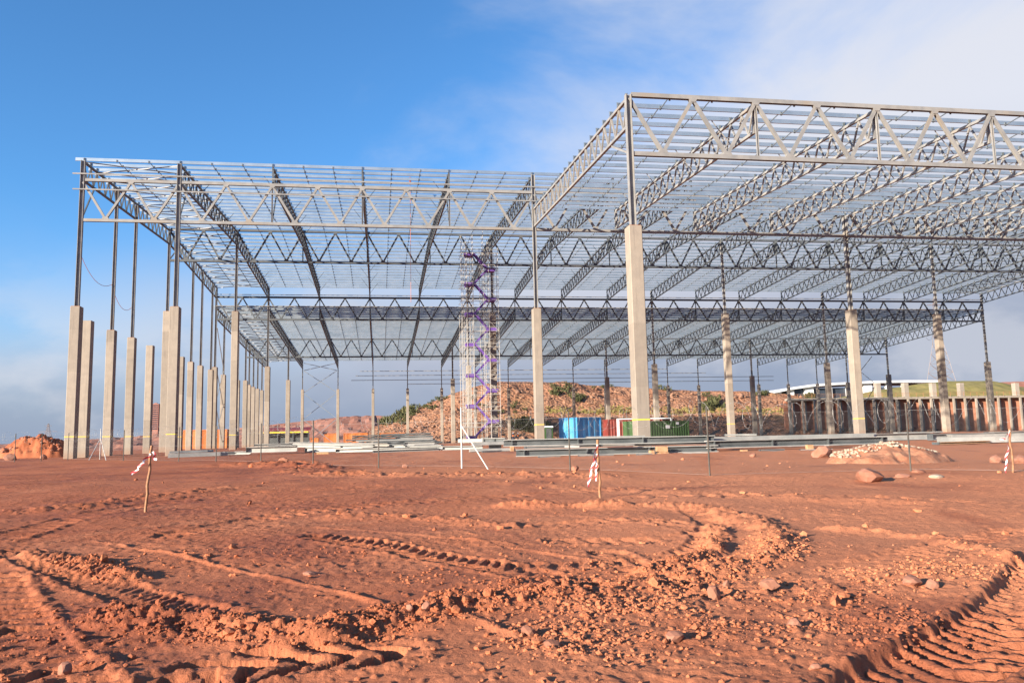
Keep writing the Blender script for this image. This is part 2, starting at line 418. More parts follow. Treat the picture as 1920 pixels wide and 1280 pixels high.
HOLES = [(hit(*p), r, d) for p, r, d in HOLES]
def rough_mask(x, y):
    m = np.zeros(x.shape)
    for P, w, h in BANKS:
        d, s, g = pdist(x, y, P)
        m = np.maximum(m, (1 - ss(.35, 1.7, d / w)) * min(1, h / .07))
    return m
def gheight(x, y):
    z = gbase(x, y)
    d = np.hypot(x - CAM.x, y - CAM.y)
    near = 1 - ss(55, 75, d)
    z = z + near * (.10 * fbm(x, y, 6., 3, seed=3) + .03 * fbm(x, y, 1.1, 3, seed=9)) + (1 - near) * .10 * fbm(x, y, 14., 2, seed=5)
    k = d < 50
    xs, ys = x[k], y[k]; zz = np.zeros(xs.shape); rough = np.zeros(xs.shape)
    wx = xs + .10 * fbm(xs, ys, .5, 2, seed=31); wy = ys + .10 * fbm(xs, ys, .5, 2, seed=37)
    for P, w, h in BANKS:
        dd, s, g = pdist(wx, wy, P)
        prof = np.exp(-(dd / w) ** 2 * 1.2)
        lump = .55 + 1.3 * np.clip(.5 + fbm(s, g * dd, .35, 2, seed=int(w * 100)), 0, 1)
        zz += h * prof * lump * .8; rough = np.maximum(rough, (1 - ss(.4, 1.8, dd / w)) * min(1, h / .07))
    for P, w, h in ROWS:
        dd, s, g = pdist(wx, wy, P); zz += h * np.exp(-(dd / w) ** 2) * (.6 + .8 * (vn(s, s * 0, .4, 5) + .5))
    for i, (P, w, dep, pitch, lug, skew) in enumerate(TRACKS):
        dd, s, g = pdist(xs + .03 * vn(xs, ys, .2, 41), ys + .03 * vn(xs, ys, .2, 43), P)
        inside = 1 - ss(.88, 1.06, dd / w)
        rim = np.exp(-((dd - w * 1.15) / (.22 * w)) ** 2)
        ph = (s + skew * dd) / pitch + .22 * fbm(s, g * dd, .7, 2, seed=121 + i) + .04 * fbm(xs, ys, .12, 2, seed=131)
        tri = np.abs((ph % 1) - .5) * 2
        lugh = ss(.46, .54, tri) - .5
        fade = ss(.0, .6, .5 + fbm(s, g * dd, .9, 2, seed=61 + i) * 1.6)
        zz += inside * (.012 * dep / .05 * fbm(xs, ys, .10, 3, .6, seed=151) - dep + lug * lugh * (.3 + .7 * fade) * (.75 + .5 * np.clip(.5 + fbm(xs, ys, .3, 3, seed=141), 0, 1))) + rim * dep * (.35 if dep > .06 else .12) * (.3 + fade)
        rough = np.maximum(rough, rim * .5)
    for c, r, dep in HOLES:
        zz -= dep * np.exp(-((xs - c.x) ** 2 + (ys - c.y) ** 2) / r ** 2)
    # clods and grain
    cl = np.maximum(0, fbm(xs, ys, .17, 4, .62, seed=71)); bil = np.abs(fbm(xs, ys, .30, 4, .6, seed=91))
    jx = xs + .03 * fbm(xs, ys, .07, 2, seed=101); jy = ys + .03 * fbm(xs, ys, .07, 2, seed=103)
    zz += rough * (.05 * fbm(xs, ys, .34, 5, .6, seed=71) + .030 * worley(jx, jy, .13, 5) + .045 * worley(jx, jy, .065, 9) + .02 * bil)
    spk = ss(.05, .3, fbm(xs, ys, 1.7, 3, seed=19)); zz += .014 * spk * (1 - rough) * np.maximum(0, worley(jx, jy, .10, 3) - .25)
    zz += (.005 + .013 * ss(-.1, .35, fbm(xs, ys, 2.2, 2, seed=15))) * fbm(xs, ys, .12, 4, .65, seed=51)
    zz += .018 * np.maximum(0, fbm(xs, ys, .09, 2, seed=55) - .28) * 3
    z[k] += zz * (1 - ss(38, 50, d[k]))
    return z
def make_ground():
    # one polar sheet centred below the camera: fine towards the site, coarse behind
    yaw = YAW
    a1 = np.linspace(-R_(44), R_(44), 820)
    a2 = np.linspace(R_(44), 2 * math.pi - R_(44), 60)[1:-1]
    ang = np.concatenate([a1, a2])
    rr = [.6]
    while rr[-1] < 60: rr.append(rr[-1] + (max(.05, rr[-1] * .03) if rr[-1] < 4.2 else max(.014, rr[-1] * .0042)))
    while rr[-1] < 6500: rr.append(rr[-1] * 1.055)
    rr = np.array(rr)
    Rg, Ag = np.meshgrid(rr, ang, indexing='ij')
    X = CAM.x + Rg * np.sin(Ag + yaw); Y = CAM.y + Rg * np.cos(Ag + yaw)
    Z = gheight(X, Y)
    me = grid_mesh('ground', X, Y, Z, 'soil', True, wrap=True)
    tag(put('ground', me), kind='structure')
make_ground()
def gh(x, y): return float(gheight(np.array([float(x)]), np.array([float(y)]))[0])

# ------------------------------------------------------------------ distant land
def hill_from_crest(name, crest, d_foot, d_crest, d_back, mat, label, foot_z=1.2, rough=.6, nx=220, ny=46, kind='structure', seed=1, bench=None):
    """land form whose skyline runs through photo pixels at the depth d_crest (Y metres)"""
    pts = [atY(px, py, d_crest) for px, py in crest]
    xs = np.array([p.x for p in pts]); zs = np.array([p.z for p in pts])
    gx = np.linspace(xs[0], xs[-1], nx); cz = np.interp(gx, xs, zs)
    gy = np.concatenate([np.linspace(d_foot, d_crest, ny), np.linspace(d_crest, d_back, 10)[1:]])
    X, Y = np.meshgrid(gx, gy)
    t = np.clip((Y - d_foot) / (d_crest - d_foot), 0, 1)
    prof = ss(0, 1, t) * .35 + t * .65
    if bench is not None:
        b0, b1, bh = bench
        prof = np.where(t < b0, t / b0 * bh, np.where(t < b1, bh + (t - b0) * .08, bh + (b1 - b0) * .08 + (t - b1) / (1 - b1) * (1 - bh - (b1 - b0) * .08)))
    Z = foot_z + (cz[None, :] - foot_z) * prof
    back = np.clip((Y - d_crest) / (d_back - d_crest), 0, 1); Z = Z - back * (cz[None, :] - foot_z) * .8
    w = np.minimum(1, t * 3) * np.clip((cz[None, :] - foot_z) / 3, .05, 1)
    Z = Z + w * rough * (2.2 * fbm(X, Y, 14., 3, seed=seed) + 1.5 * fbm(X, Y, 4., 3, .6, seed=seed + 5)) * np.where(t > .97, .25, 1)
    X = X + w * rough * 1.5 * fbm(X, Y, 6., 2, seed=seed + 9)
    Z[0, :] = foot_z - 3; 
    me = grid_mesh(name, X, Y, Z, mat, False)
    o = put(name, me); tag(o, label=label, kind=kind)
    return X, Y, Z
HX = hill_from_crest('spoil_hill', [(690, 806), (730, 790), (770, 771), (800, 757), (850, 737), (900, 722), (940, 715), (1000, 716), (1100, 722), (1200, 727), (1330, 733), (1440, 735), (1490, 741), (1540, 752), (1600, 770), (1700, 800)],
                     140, 182, 260, 'hill', None, 1.3, .62, 260, 60, seed=3, bench=(.30, .42, .40))
hill_from_crest('far_ridge', [(-250, 838), (0, 832), (120, 826), (300, 815), (420, 804), (500, 797), (560, 790), (640, 783), (700, 779), (770, 781), (860, 785), (1000, 790)], 320, 370, 500, 'far_red', None, 0., .8, 160, 24, seed=12)
hill_from_crest('grassy_hill', [(1500, 770), (1560, 748), (1640, 732), (1720, 720), (1780, 714), (1860, 714), (1900, 722), (1980, 735), (2150, 760)], 205, 262, 420, 'grass', None, 4., .25, 120, 24, seed=21)
hill_from_crest('red_embankment', [(1780, 745), (1840, 722), (1880, 716), (1960, 714), (2100, 716), (2400, 730)], 300, 330, 460, 'far_red', None, 2., .3, 80, 20, seed=25)
def rock_verts(n, seed, flat=.7):
    """irregular 12-vertex stones in one array"""
    t = (1 + 5 ** .5) / 2
    V = np.array([(-1, t, 0), (1, t, 0), (-1, -t, 0), (1, -t, 0), (0, -1, t), (0, 1, t), (0, -1, -t), (0, 1, -t), (t, 0, -1), (t, 0, 1), (-t, 0, -1), (-t, 0, 1)]) / 1.9
    F = np.array([(0, 11, 5), (0, 5, 1), (0, 1, 7), (0, 7, 10), (0, 10, 11), (1, 5, 9), (5, 11, 4), (11, 10, 2), (10, 7, 6), (7, 1, 8), (3, 9, 4), (3, 4, 2), (3, 2, 6), (3, 6, 8), (3, 8, 9), (4, 9, 5), (2, 4, 11), (6, 2, 10), (8, 6, 7), (9, 8, 1)])
    return V, F
def scatter(name, mat, X, Y, Z, size, label=None, seed=0, flat=.7, parent=None):
    r = np.random.default_rng(seed); V, F = rock_verts(1, 0)
    n = len(X); sc = size[:, None, None] * (1 + .55 * (r.random((n, 12, 1)) - .5)) * (.7 + .6 * r.random((n, 1, 3))) * np.array([1, 1, flat])
    a = r.random(n) * 6.28; P = V[None] * sc
    b = r.random(n) * 1.2 - .6
    y2 = P[..., 1] * np.cos(b)[:, None] - P[..., 2] * np.sin(b)[:, None]; z2 = P[..., 1] * np.sin(b)[:, None] + P[..., 2] * np.cos(b)[:, None]
    x3 = P[..., 0] * np.cos(a)[:, None] - y2 * np.sin(a)[:, None]; y3 = P[..., 0] * np.sin(a)[:, None] + y2 * np.cos(a)[:, None]
    Q = np.stack([x3 + X[:, None], y3 + Y[:, None], z2 + Z[:, None]], -1).reshape(-1, 3)
    Fa = (F[None] + (np.arange(n) * 12)[:, None, None]).reshape(-1, 3)
    me = bpy.data.meshes.new(name); me.vertices.add(len(Q)); me.vertices.foreach_set('co', Q.ravel())
    me.loops.add(Fa.size); me.loops.foreach_set('vertex_index', Fa.ravel().astype(np.int32))
    me.polygons.add(len(Fa)); me.polygons.foreach_set('loop_start', np.arange(0, Fa.size, 3, dtype=np.int32))
    me.polygons.foreach_set('use_smooth', np.zeros(len(Fa), dtype=bool)); me.update(calc_edges=True); me.materials.append(MATS[mat])
    o = put(name, me, parent); tag(o, label=label, kind='stuff'); return o
# boulders and stones of the spoil hill
X, Y, Z = HX
idx = RNG.integers(0, (X.shape[0] - 14) * X.shape[1], 5200); xi = X.ravel()[idx]; yi = Y.ravel()[idx]; zi = Z.ravel()[idx]
keep = (zi > 1.5); xi, yi, zi = xi[keep], yi[keep], zi[keep]
scatter('hill_boulders', 'hill_rock', xi + RNG.normal(0, .6, len(xi)), yi + RNG.normal(0, .5, len(xi)), zi + .05, .16 + .60 * RNG.random(len(xi)) ** 5, 'loose red boulders lying all over the spoil hill', 5)
def tuft_mesh(name, mat, P, h, w, n_leaf, label, seed, flat=False):
    r = np.random.default_rng(seed); v = []; f = []
    for (x, y, z), hh in zip(P, h):
        for _ in range(n_leaf):
            a = r.random() * 6.28; rad = r.random() ** .5 * w * hh; bx, by = x + math.cos(a) * rad, y + math.sin(a) * rad
            bz = z + (0 if flat else r.random() * hh * .8); l = hh * (.35 + .5 * r.random()) * (1 if flat else .5); b = r.random() * 6.28; wd = l * (.16 if flat else .35)
            lean = (r.random() - .5) * l * .9, (r.random() - .5) * l * .9
            o = len(v); v += [(bx - math.cos(b) * wd, by - math.sin(b) * wd, bz - .05), (bx + math.cos(b) * wd, by + math.sin(b) * wd, bz - .05), (bx + lean[0], by + lean[1], bz + l)]
            f.append((o, o + 1, o + 2))
    me = bpy.data.meshes.new(name); me.from_pydata(v, [], f); me.materials.append(MATS[mat])
    return tag(put(name, me), label=label, kind='stuff')
def on_hill(px, py):
    """nearest spoil-hill vertex on the line of sight through a pixel"""
    d = ray(px, py).normalized(); vx = X.ravel() - CAM.x; vy = Y.ravel() - CAM.y; vz = Z.ravel() - CAM.z
    k = vx * d.x + vy * d.y + vz * d.z
    e = (vx - d.x * k) ** 2 + (vy - d.y * k) ** 2 + (vz - d.z * k) ** 2 + (Y.ravel() > 182) * 400
    i = int(np.argmin(e)); return (X.ravel()[i], Y.ravel()[i], Z.ravel()[i])
bush = []; bh = []
for px, py, n, sx, sy, hh in [(735, 785, 16, 14, 5, 2.0), (765, 775, 14, 12, 5, 2.2), (750, 792, 10, 20, 4, 1.6), (800, 762, 8, 8, 5, 1.6), (820, 750, 6, 8, 4, 1.4), (1043, 738, 10, 8, 5, 1.8), (1080, 752, 10, 7, 5, 1.8), (1000, 806, 22, 14, 4, 2.4), (985, 800, 8, 6, 4, 2.2),
                              (1060, 720, 5, 6, 2, 1.2), (1130, 726, 5, 8, 2, 1.0), (1240, 730, 4, 6, 2, 1.6), (1335, 760, 14, 9, 6, 2.4), (1325, 768, 6, 8, 4, 2), (1100, 805, 5, 14, 3, 1.2), (1518, 740, 6, 6, 3, 2.2), (1430, 742, 5, 6, 3, 1.4), (900, 760, 5, 20, 12, 1.1), (965, 770, 6, 16, 12, 1.2)]:
    for _ in range(n): bush.append(on_hill(px + random.gauss(0, sx), py + random.gauss(0, sy))); bh.append(hh * random.uniform(.5, 1.1))
tuft_mesh('hill_scrub', 'scrub', bush, bh, .9, 70, 'dark green scrub growing in patches on the spoil hill', 4)
gr = []; gh_ = []
for _ in range(480):
    gr.append(on_hill(random.uniform(1020, 1560), 771 + random.gauss(0, 3.5))); gh_.append(random.uniform(.5, 1.2))
tuft_mesh('bench_grass', 'grass', gr, gh_, .9, 14, 'band of tall yellow green grass on the bench of the spoil hill', 6, True)

# ------------------------------------------------------------------ building grid
B = 8.0; DY = 29.507
def LY(l): return (l - 1) * DY
def ZB(v): return v * B + 1.6
GT = {0: (ZB(2.515), ZB(2.065)), 1: (ZB(2.931), ZB(2.482)), 2: (ZB(3.368), ZB(2.874)), 3: (ZB(2.973), ZB(2.522)), 4: (ZB(2.60), ZB(2.16))}
RD = 1.75                                   # depth of the lattice rafters
ROOF = {'front aisle': (ZB(2.50), ZB(2.735)), 'nave a': (ZB(3.15), ZB(3.352)), 'nave b': (ZB(3.352), ZB(3.165)), 'rear a': (ZB(2.765), ZB(2.585)), 'rear b': (ZB(2.585), ZB(2.435))}
CT = {0: ZB(1.514), 1: ZB(1.527), 2: ZB(2.075), 3: ZB(1.571), 4: ZB(1.592), 5: ZB(1.608)}
COLX = [0, 1, 5, 9, 13, 17]

# --- columns
def chamfer(w, d, c=.035):
    a, b = w / 2, d / 2
    return [(-a + c, -b), (a - c, -b), (a, -b + c), (a, b - c), (a - c, b), (-a + c, b), (-a, b - c), (-a, -b + c)]
def column(x, y, zc, zs, label, group, w=.78, d=.9, stripe=None, pw=.3, z0=None, name='concrete_pillar'):
    g = gz(x, y) if z0 is None else z0
    o = thing(name, label, 'column', (x, y, g), group)
    m = MB(); m.sweep((0, 0, -.25), (0, 0, zc - g), chamfer(w, d), up=(0, 1, 0)); m.build('concrete_shaft', 'concrete', o)
    if zs:
        m = MB(); m.box((0, 0, zc - g + .02), (w * .44, d * .44, .02)); m.build('base_plate', 'rust', o)
        m = MB(); m.ibar((0, 0, zc - g + .04), (0, 0, zs - g), pw, pw, .035, up=(1, 0, 0)); p = m.build('steel_post', 'steel', o)
    if stripe:
        m = MB(); m.sweep((0, 0, stripe), (0, 0, stripe + .07), chamfer(w + .012, d + .012), up=(0, 1, 0)); m.build('tape_band', 'yellow', o)
    return o
ROWN = {0: 'projecting front row nearest the camera', 1: 'front row under the left girder', 2: 'tall second row', 3: 'third row', 4: 'fourth row'}
for l in range(5):
    xs = [5, 9, 13, 17] if l == 0 else COLX
    for i, Xc in enumerate(xs):
        zs = {0: GT[0][0], 1: ZB(3.15), 2: GT[2][0], 3: ZB(3.165), 4: GT[4][0]}[l]
        if l == 1 and Xc > 5: zs = ZB(3.15)
        column(Xc * B, LY(l), CT[l], zs, f'concrete column with steel post, {ordn(i)} from the left in the {ROWN[l]}', 'main columns', stripe=1.75 if l < 2 or (l == 2 and i % 2) else None, pw=.34 if l < 2 else .3)
SIDE = [(2.9, 11.44, 0), (9.3, 11.47, 1), (15.8, 11.59, 1), (22.7, 11.62, 0), (37.2, 11.89, 0), (42.7, 11.75, 1), (48.7, 11.81, 1), (56.0, 11.87, 1), (66.2, 11.97, 1), (76.7, 12.15, 1), (80.0, 12.15, 1), (93, 12.2, 1), (98.5, 12.2, 1), (104.4, 12.23, 1), (110.7, 12.3, 1)]
def roofz(y):
    a = lambda k, t: ROOF[k][0] + (ROOF[k][1] - ROOF[k][0]) * t
    l = y / DY + 1
    return a('nave a', l - 1) if l < 2 else a('nave b', l - 2) if l < 3 else a('rear a', l - 3) if l < 4 else a('rear b', l - 4)
for i, (yy, zc, st) in enumerate(SIDE):
    column(0, yy, zc + 1.6, roofz(yy) - .2 if st else None, f'{ordn(i)} slimmer side wall column behind the left front corner' + ('' if st else ', bare concrete without a post'), 'side wall columns on the left', .74, .82, stripe=1.75 if i < 5 else None, pw=.28)
    if yy in (48.7, 104.4):
        column(17 * B, yy, zc + 1.6, roofz(yy) - .2 if st else zc + 6, ('nearer' if yy < 60 else 'farther') + ' of the two free side wall columns along the right hand edge', 'side wall columns on the right', .74, .82, pw=.24)
for Xc in range(18):
    column(Xc * B, LY(5), CT[5], ZB(2.435), f'rear wall column, {ordn(Xc)} from the left of the row farthest from the camera', 'rear wall columns', .62, .7, pw=.2)

# --- lattice girders across the building
def girder_meshes(h, sm):
    q = B / 4; ms = {}
    def diag(a, b):
        m = MB(); p, r = Vector(a), Vector(b); d = (r - p).normalized(); m.ibar(p + d * .12, r - d * .12, .19, .19, .026, up=(0, 1, 0)); return m
    ms['dn'] = diag((0, 0, -.1), (q, 0, -h + .12)).mesh('diagonal', sm); ms['up'] = diag((0, 0, -h + .12), (q, 0, -.1)).mesh('diagonal', sm)
    m = MB(); m.sweep((0, -.13, 0), (0, .13, 0), [(-.30, 0), (.30, 0), (.18, .24), (-.18, .24)]); ms['gb'] = m.mesh('gusset', sm)
    m = MB(); m.sweep((0, -.13, 0), (0, .13, 0), [(-.14, -.2), (.14, -.2), (.26, 0), (-.26, 0)]); ms['gt'] = m.mesh('gusset', sm)
    m = MB(); m.ibar((0, 0, -h + .1), (0, 0, -.1), .13, .13, .02, up=(1, 0, 0)); ms['v'] = m.mesh('vertical', sm)
    return ms
GN = {0: 'nearest pale girder on the projecting right wing', 1: 'front girder of the left wing', 2: 'dark second girder line', 3: 'dark third girder line', 4: 'rearmost girder line'}
for l in range(5):
    zt, zb = GT[l]; SM = 'steel' if l < 2 else 'steel_shaded'; ms = girder_meshes(zt - zb, SM)  # rear lines take the steel with shade painted into it
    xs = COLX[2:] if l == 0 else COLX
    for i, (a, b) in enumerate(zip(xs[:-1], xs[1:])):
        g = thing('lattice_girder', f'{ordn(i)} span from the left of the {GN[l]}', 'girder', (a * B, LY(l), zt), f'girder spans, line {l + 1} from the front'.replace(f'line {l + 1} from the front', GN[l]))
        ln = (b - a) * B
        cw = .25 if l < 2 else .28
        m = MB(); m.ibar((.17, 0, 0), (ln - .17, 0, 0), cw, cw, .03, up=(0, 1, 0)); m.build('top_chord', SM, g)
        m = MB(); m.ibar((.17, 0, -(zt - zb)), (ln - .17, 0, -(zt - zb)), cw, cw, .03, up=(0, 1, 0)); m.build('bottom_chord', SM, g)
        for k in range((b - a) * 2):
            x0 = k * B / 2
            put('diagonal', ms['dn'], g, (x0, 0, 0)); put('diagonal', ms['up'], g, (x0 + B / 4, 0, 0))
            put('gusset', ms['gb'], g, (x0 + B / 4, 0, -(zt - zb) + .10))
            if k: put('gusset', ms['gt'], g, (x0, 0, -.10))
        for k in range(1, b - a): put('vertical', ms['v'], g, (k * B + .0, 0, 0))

# --- lattice rafters running back
NPAN = 18
def rafter_meshes(z0, z1, sm):
    dz = z1 - z0; L_ = DY - .5; p = L_ / NPAN; ms = {}
    zz = lambda y: dz * (y + .25) / DY
    c = .17; dg = .10
    m = MB(); m.bar((0, 0, zz(0) - c / 2), (0, L_, zz(L_) - c / 2), c, c); ms['top'] = m.mesh('top_chord', sm)
    m = MB(); m.bar((0, 0, zz(0) - RD), (0, L_, zz(L_) - RD), c, c); ms['bot'] = m.mesh('bottom_chord', sm)
    m = MB(); m.bar((0, 0, -RD + c / 2 + .003), (0, 0, -c - .003), c * .9, c * .9, up=(0, 1, 0)); ms['end'] = m.mesh('end_post', sm)
    m = MB(); m.bar((0, 0, -c * .9), (0, p / 2, dz / DY * p / 2 - RD + c * .4), dg, dg, up=(1, 0, 0)); ms['dn'] = m.mesh('diagonal', sm)
    m = MB(); m.bar((0, 0, -RD + c * .4), (0, p / 2, dz / DY * p / 2 - c * .9), dg, dg, up=(1, 0, 0)); ms['up'] = m.mesh('diagonal', sm)
    m = MB()
    for k in range(NPAN + 1):
        y = k * p; m.box((.03, y, zz(y) + .13), (.012, .09, .17)); m.box((-.06, y + .02, zz(y) + .13), (.012, .07, .16))
    ms['cleat'] = m.mesh('purlin_cleats', 'steel_dark')
    m = MB()
    for k in range(2, NPAN, 2):
        y = k * p
        s = -1 if k % 4 else 1
        m.bar((s * .05, y, zz(y) - RD * .9), (s * 1.25, y + .1, zz(y) + .06), .045, .045)
    ms['fly'] = m.mesh('fly_braces', sm)
    m = MB()
    for k in range(NPAN):
        y = k * p
        m.bar((0, y, zz(y) - c * .9), (0, y + p / 2, zz(y) - RD + c * .4), dg, dg, up=(1, 0, 0)); m.bar((0, y + p / 2, zz(y) - RD + c * .4), (0, y + p, zz(y) - c * .9), dg, dg, up=(1, 0, 0))
    ms['web'] = m.mesh('web', sm)
    ms['p'] = p; ms['dz'] = dz
    return ms
RN = {'front aisle': (0, 'projecting front wing'), 'nave a': (1, 'front half of the high roof'), 'nave b': (2, 'rear half of the high roof'), 'rear a': (3, 'near half of the low rear roof'), 'rear b': (4, 'far half of the low rear roof')}
for key, (l, rn) in RN.items():
    z0, z1 = ROOF[key]; SM = 'steel' if l == 0 else 'steel_shaded'; ms = rafter_meshes(z0, z1, SM); p = ms['p']  # rafters behind the front wing carry painted-in roof shade
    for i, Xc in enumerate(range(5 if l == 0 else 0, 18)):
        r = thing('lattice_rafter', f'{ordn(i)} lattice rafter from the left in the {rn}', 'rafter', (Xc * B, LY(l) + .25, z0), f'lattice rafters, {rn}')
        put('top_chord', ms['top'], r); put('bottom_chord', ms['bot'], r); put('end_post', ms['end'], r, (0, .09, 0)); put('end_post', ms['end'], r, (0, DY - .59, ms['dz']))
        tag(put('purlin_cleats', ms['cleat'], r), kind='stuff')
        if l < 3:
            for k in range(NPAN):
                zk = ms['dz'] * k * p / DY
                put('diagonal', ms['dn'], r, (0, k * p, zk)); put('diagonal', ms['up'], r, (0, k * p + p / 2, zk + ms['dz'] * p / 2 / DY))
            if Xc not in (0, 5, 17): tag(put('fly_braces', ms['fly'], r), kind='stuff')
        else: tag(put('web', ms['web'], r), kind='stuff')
        if l in (0, 2) and Xc in (5, 0, 17):
            m = MB(); m.bar((0, 2 * p, -RD), (0, -.1, GT[l][1] - z0 + .1), .12, .12, up=(1, 0, 0)); m.build('knee_brace', SM, r)
        if l == 1 and Xc < 6:
            m = MB(); m.bar((0, 1.6 * p, -RD), (0, -.1, GT[1][1] - z0 + .15), .11, .11, up=(1, 0, 0)); m.build('knee_brace', SM, r)

# --- purlins: galvanised Z sections laid across the rafters
def zmesh(x0, x1, h=.31, fl=.09, t=.012):
    m = MB(); a = h / 2
    m.sweep((x0, 0, 0), (x1, 0, 0), [(-fl, a - t), (-t / 2, a - t), (-t / 2, -a), (fl, -a), (fl, -a + t), (t / 2, -a + t), (t / 2, a), (-fl, a)])
    return m.mesh('purlin', 'galv')
pz_main = zmesh(-.75, 17 * B + .6); pz_front = zmesh(5 * B - .12, 17 * B + .6)
pstep = (DY - .5) / NPAN
for nm, keys, me in (('high roof', ('nave a', 'nave b'), pz_main), ('low rear roof', ('rear a', 'rear b'), pz_main), ('projecting front wing', ('front aisle',), pz_front)):
    n = 0
    for key in keys:
        l = RN[key][0]; z0, z1 = ROOF[key]
        for k in range(0 if l != 0 else 1, NPAN + (1 if l in (2, 4, 0) else 0)):
            y = LY(l) + .25 + k * pstep
            o = put('purlin', me, None, (0, y, z0 + (z1 - z0) * (y - LY(l)) / DY + .175))
            tag(o, f'{ordn(n)} galvanised purlin from the front across the {nm}', 'purlin', f'purlins of the {nm}'); n += 1
# --- sag rods between the purlins, two lines in each bay
for nm, keys, x0 in (('high roof', ('nave a', 'nave b'), 0), ('low rear roof', ('rear a', 'rear b'), 0), ('projecting front wing', ('front aisle',), 5)):
    m = MB()
    for key in keys:
        l = RN[key][0]; z0, z1 = ROOF[key]
        for k in range(NPAN):
            y = LY(l) + .25 + k * pstep; za = z0 + (z1 - z0) * k / NPAN + .155
            m.bar((0, y + .01, za + .08), (0, y + pstep - .01, za + (z1 - z0) / NPAN - .10), .035, .06)
            m.box((0, y - .02, za - .05), (.05, .03, .12))
    me = m.mesh('sag_rods', 'steel_shaded')
    i = 0
    for Xc in range(x0, 17):
        for q in (1 / 3, 2 / 3):
            tag(put('sag_rod_line', me, None, ((Xc + q) * B, 0, 0)), f'{ordn(i)} line of sag rods from the left under the {nm}', 'sag rods', f'sag rod lines of the {nm}'); i += 1
# --- cross bracing in the end bays of the roofs
for (key, Xc, where) in [('nave a', 0, 'front half of the high roof, left end bay'), ('nave b', 0, 'rear half of the high roof, left end bay'), ('rear a', 0, 'near half of the low rear roof, left end bay'), ('rear b', 0, 'far half of the low rear roof, left end bay'),
                         ('nave a', 16, 'front half of the high roof, right end bay'), ('nave b', 16, 'rear half of the high roof, right end bay'), ('front aisle', 16, 'projecting front wing, right end bay')]:
    l = RN[key][0]; z0, z1 = ROOF[key]
    g = thing('roof_bracing', f'crossed bracing rods below the purlins, {where}', 'bracing', (Xc * B, LY(l) + .25, z0), 'roof bracing')
    n = 9; st = (DY - .5) / n; s_ = (z1 - z0) / n
    ma = MB(); ma.bar((.1, 0, -.06), (B - .1, st, s_ - .06), .07, .07); ma = ma.mesh('brace', 'steel')
    mb = MB(); mb.bar((.1, st, s_ - .14), (B - .1, 0, -.14), .07, .07); mb = mb.mesh('brace', 'steel')
    for k in range(n): put('brace', ma, g, (0, k * st, s_ * k)); put('brace', mb, g, (0, k * st, s_ * k))
# --- wall rails
def rail(x0, x1, y, z, label, t=.11, mat='steel'):
    m = MB(); m.bar((0, 0, 0), (x1 - x0, 0, 0), .06, t); o = m.build('wall_rail', mat, None, (x0, y, z)); tag(o, label, 'wall rail', 'wall rails'); return o
rail(-.76, 48.6, -.24, 25.54, 'upper pale wall rail passing in front of the front girder')
rail(-.70, 53.9, -.24, 24.15, 'lower pale wall rail passing in front of the front girder diagonals')
rail(0, 17 * B, LY(3) - .2, ZB(3.02), 'thin wall rail just above the third girder line', .1, 'steel')
rail(0, 17 * B, LY(3) - .2, ZB(2.79), 'thin wall rail across the middle of the third girder line', .1, 'steel')
for i, (zz, a, b) in enumerate([(18.6, 21, 96), (17.55, 20, 106), (16.5, 19, 124), (15.5, 32, 124)]):
    rail(a, b, LY(5) - .3, zz, f'{ordn(i)} wall rail from the top on the rear wall posts', .12, 'steel')
# --- wall bracing
def wallbrace(pts, label, w=.1, mat='steel'):
    g = thing('wall_bracing', label, 'bracing', pts[0][0], 'wall bracing'); o = Vector(pts[0][0])
    for a, b in pts:
        m = MB(); m.bar(Vector(a) - o, Vector(b) - o, w, w); m.build('brace', mat, g)
y5 = LY(5) - .12
wallbrace([((B + .3, y5, 1.6), (2 * B - .3, y5, 7.6)), ((2 * B - .3, y5 - .12, 1.6), (B + .3, y5 - .12, 7.6)), ((B + .3, y5, 7.8), (2 * B - .3, y5, 13.6)), ((2 * B - .3, y5 - .12, 7.8), (B + .3, y5 - .12, 13.6)),
           ((B + .3, y5, 13.8), (2 * B - .3, y5, 18.8)), ((2 * B - .3, y5 - .12, 13.8), (B + .3, y5 - .12, 18.8)), ((B + .3, y5, 18.9), (2 * B - .3, y5, 20.6)), ((2 * B - .3, y5 - .12, 18.9), (B + .3, y5 - .12, 20.6))], 'tall crossed braces between the second and third rear wall columns', .13, 'galv')
wallbrace([((0.1, 59.6, 14.2), (0.1, 65.8, 8.6)), ((.1, 65.8, 8.4), (.1, 59.6, 3.0)), ((.1, 59.6, 20.5), (.1, 65.8, 14.4)), ((.1, 65.8, 14.2), (.1, 59.6, 8.7)), ((.1, 59.6, 8.5), (.1, 65.8, 2.6))], 'dark bracing rods on the left side wall beside the third row', .1)
wallbrace([((17 * B, 94, 3), (17 * B, 104, 12)), ((17 * B, 104, 3), (17 * B, 94, 12)), ((17 * B, 94, 13), (17 * B, 104, 19)), ((17 * B, 104, 13), (17 * B, 94, 19))], 'crossed braces on the right side wall near the rear corner', .1)
# rope slack between the left side posts
m = MB(); P0, P1, P2 = Vector((-.2, 0, 19.2)), Vector((-.2, 9.3, 17.6)), Vector((-.2, 15.8, 16.4))
pts = [P0.lerp(P1, t / 10) + Vector((0, 0, -1.3 * 4 * (t / 10) * (1 - t / 10))) for t in range(11)] + [P1.lerp(P2, t / 10) + Vector((0, 0, -1.1 * 4 * (t / 10) * (1 - t / 10))) for t in range(1, 11)]
m.poly(pts, .022); tag(m.build('slack_rope', 'rope'), 'thin slack rope hanging between the left side wall posts', 'rope')
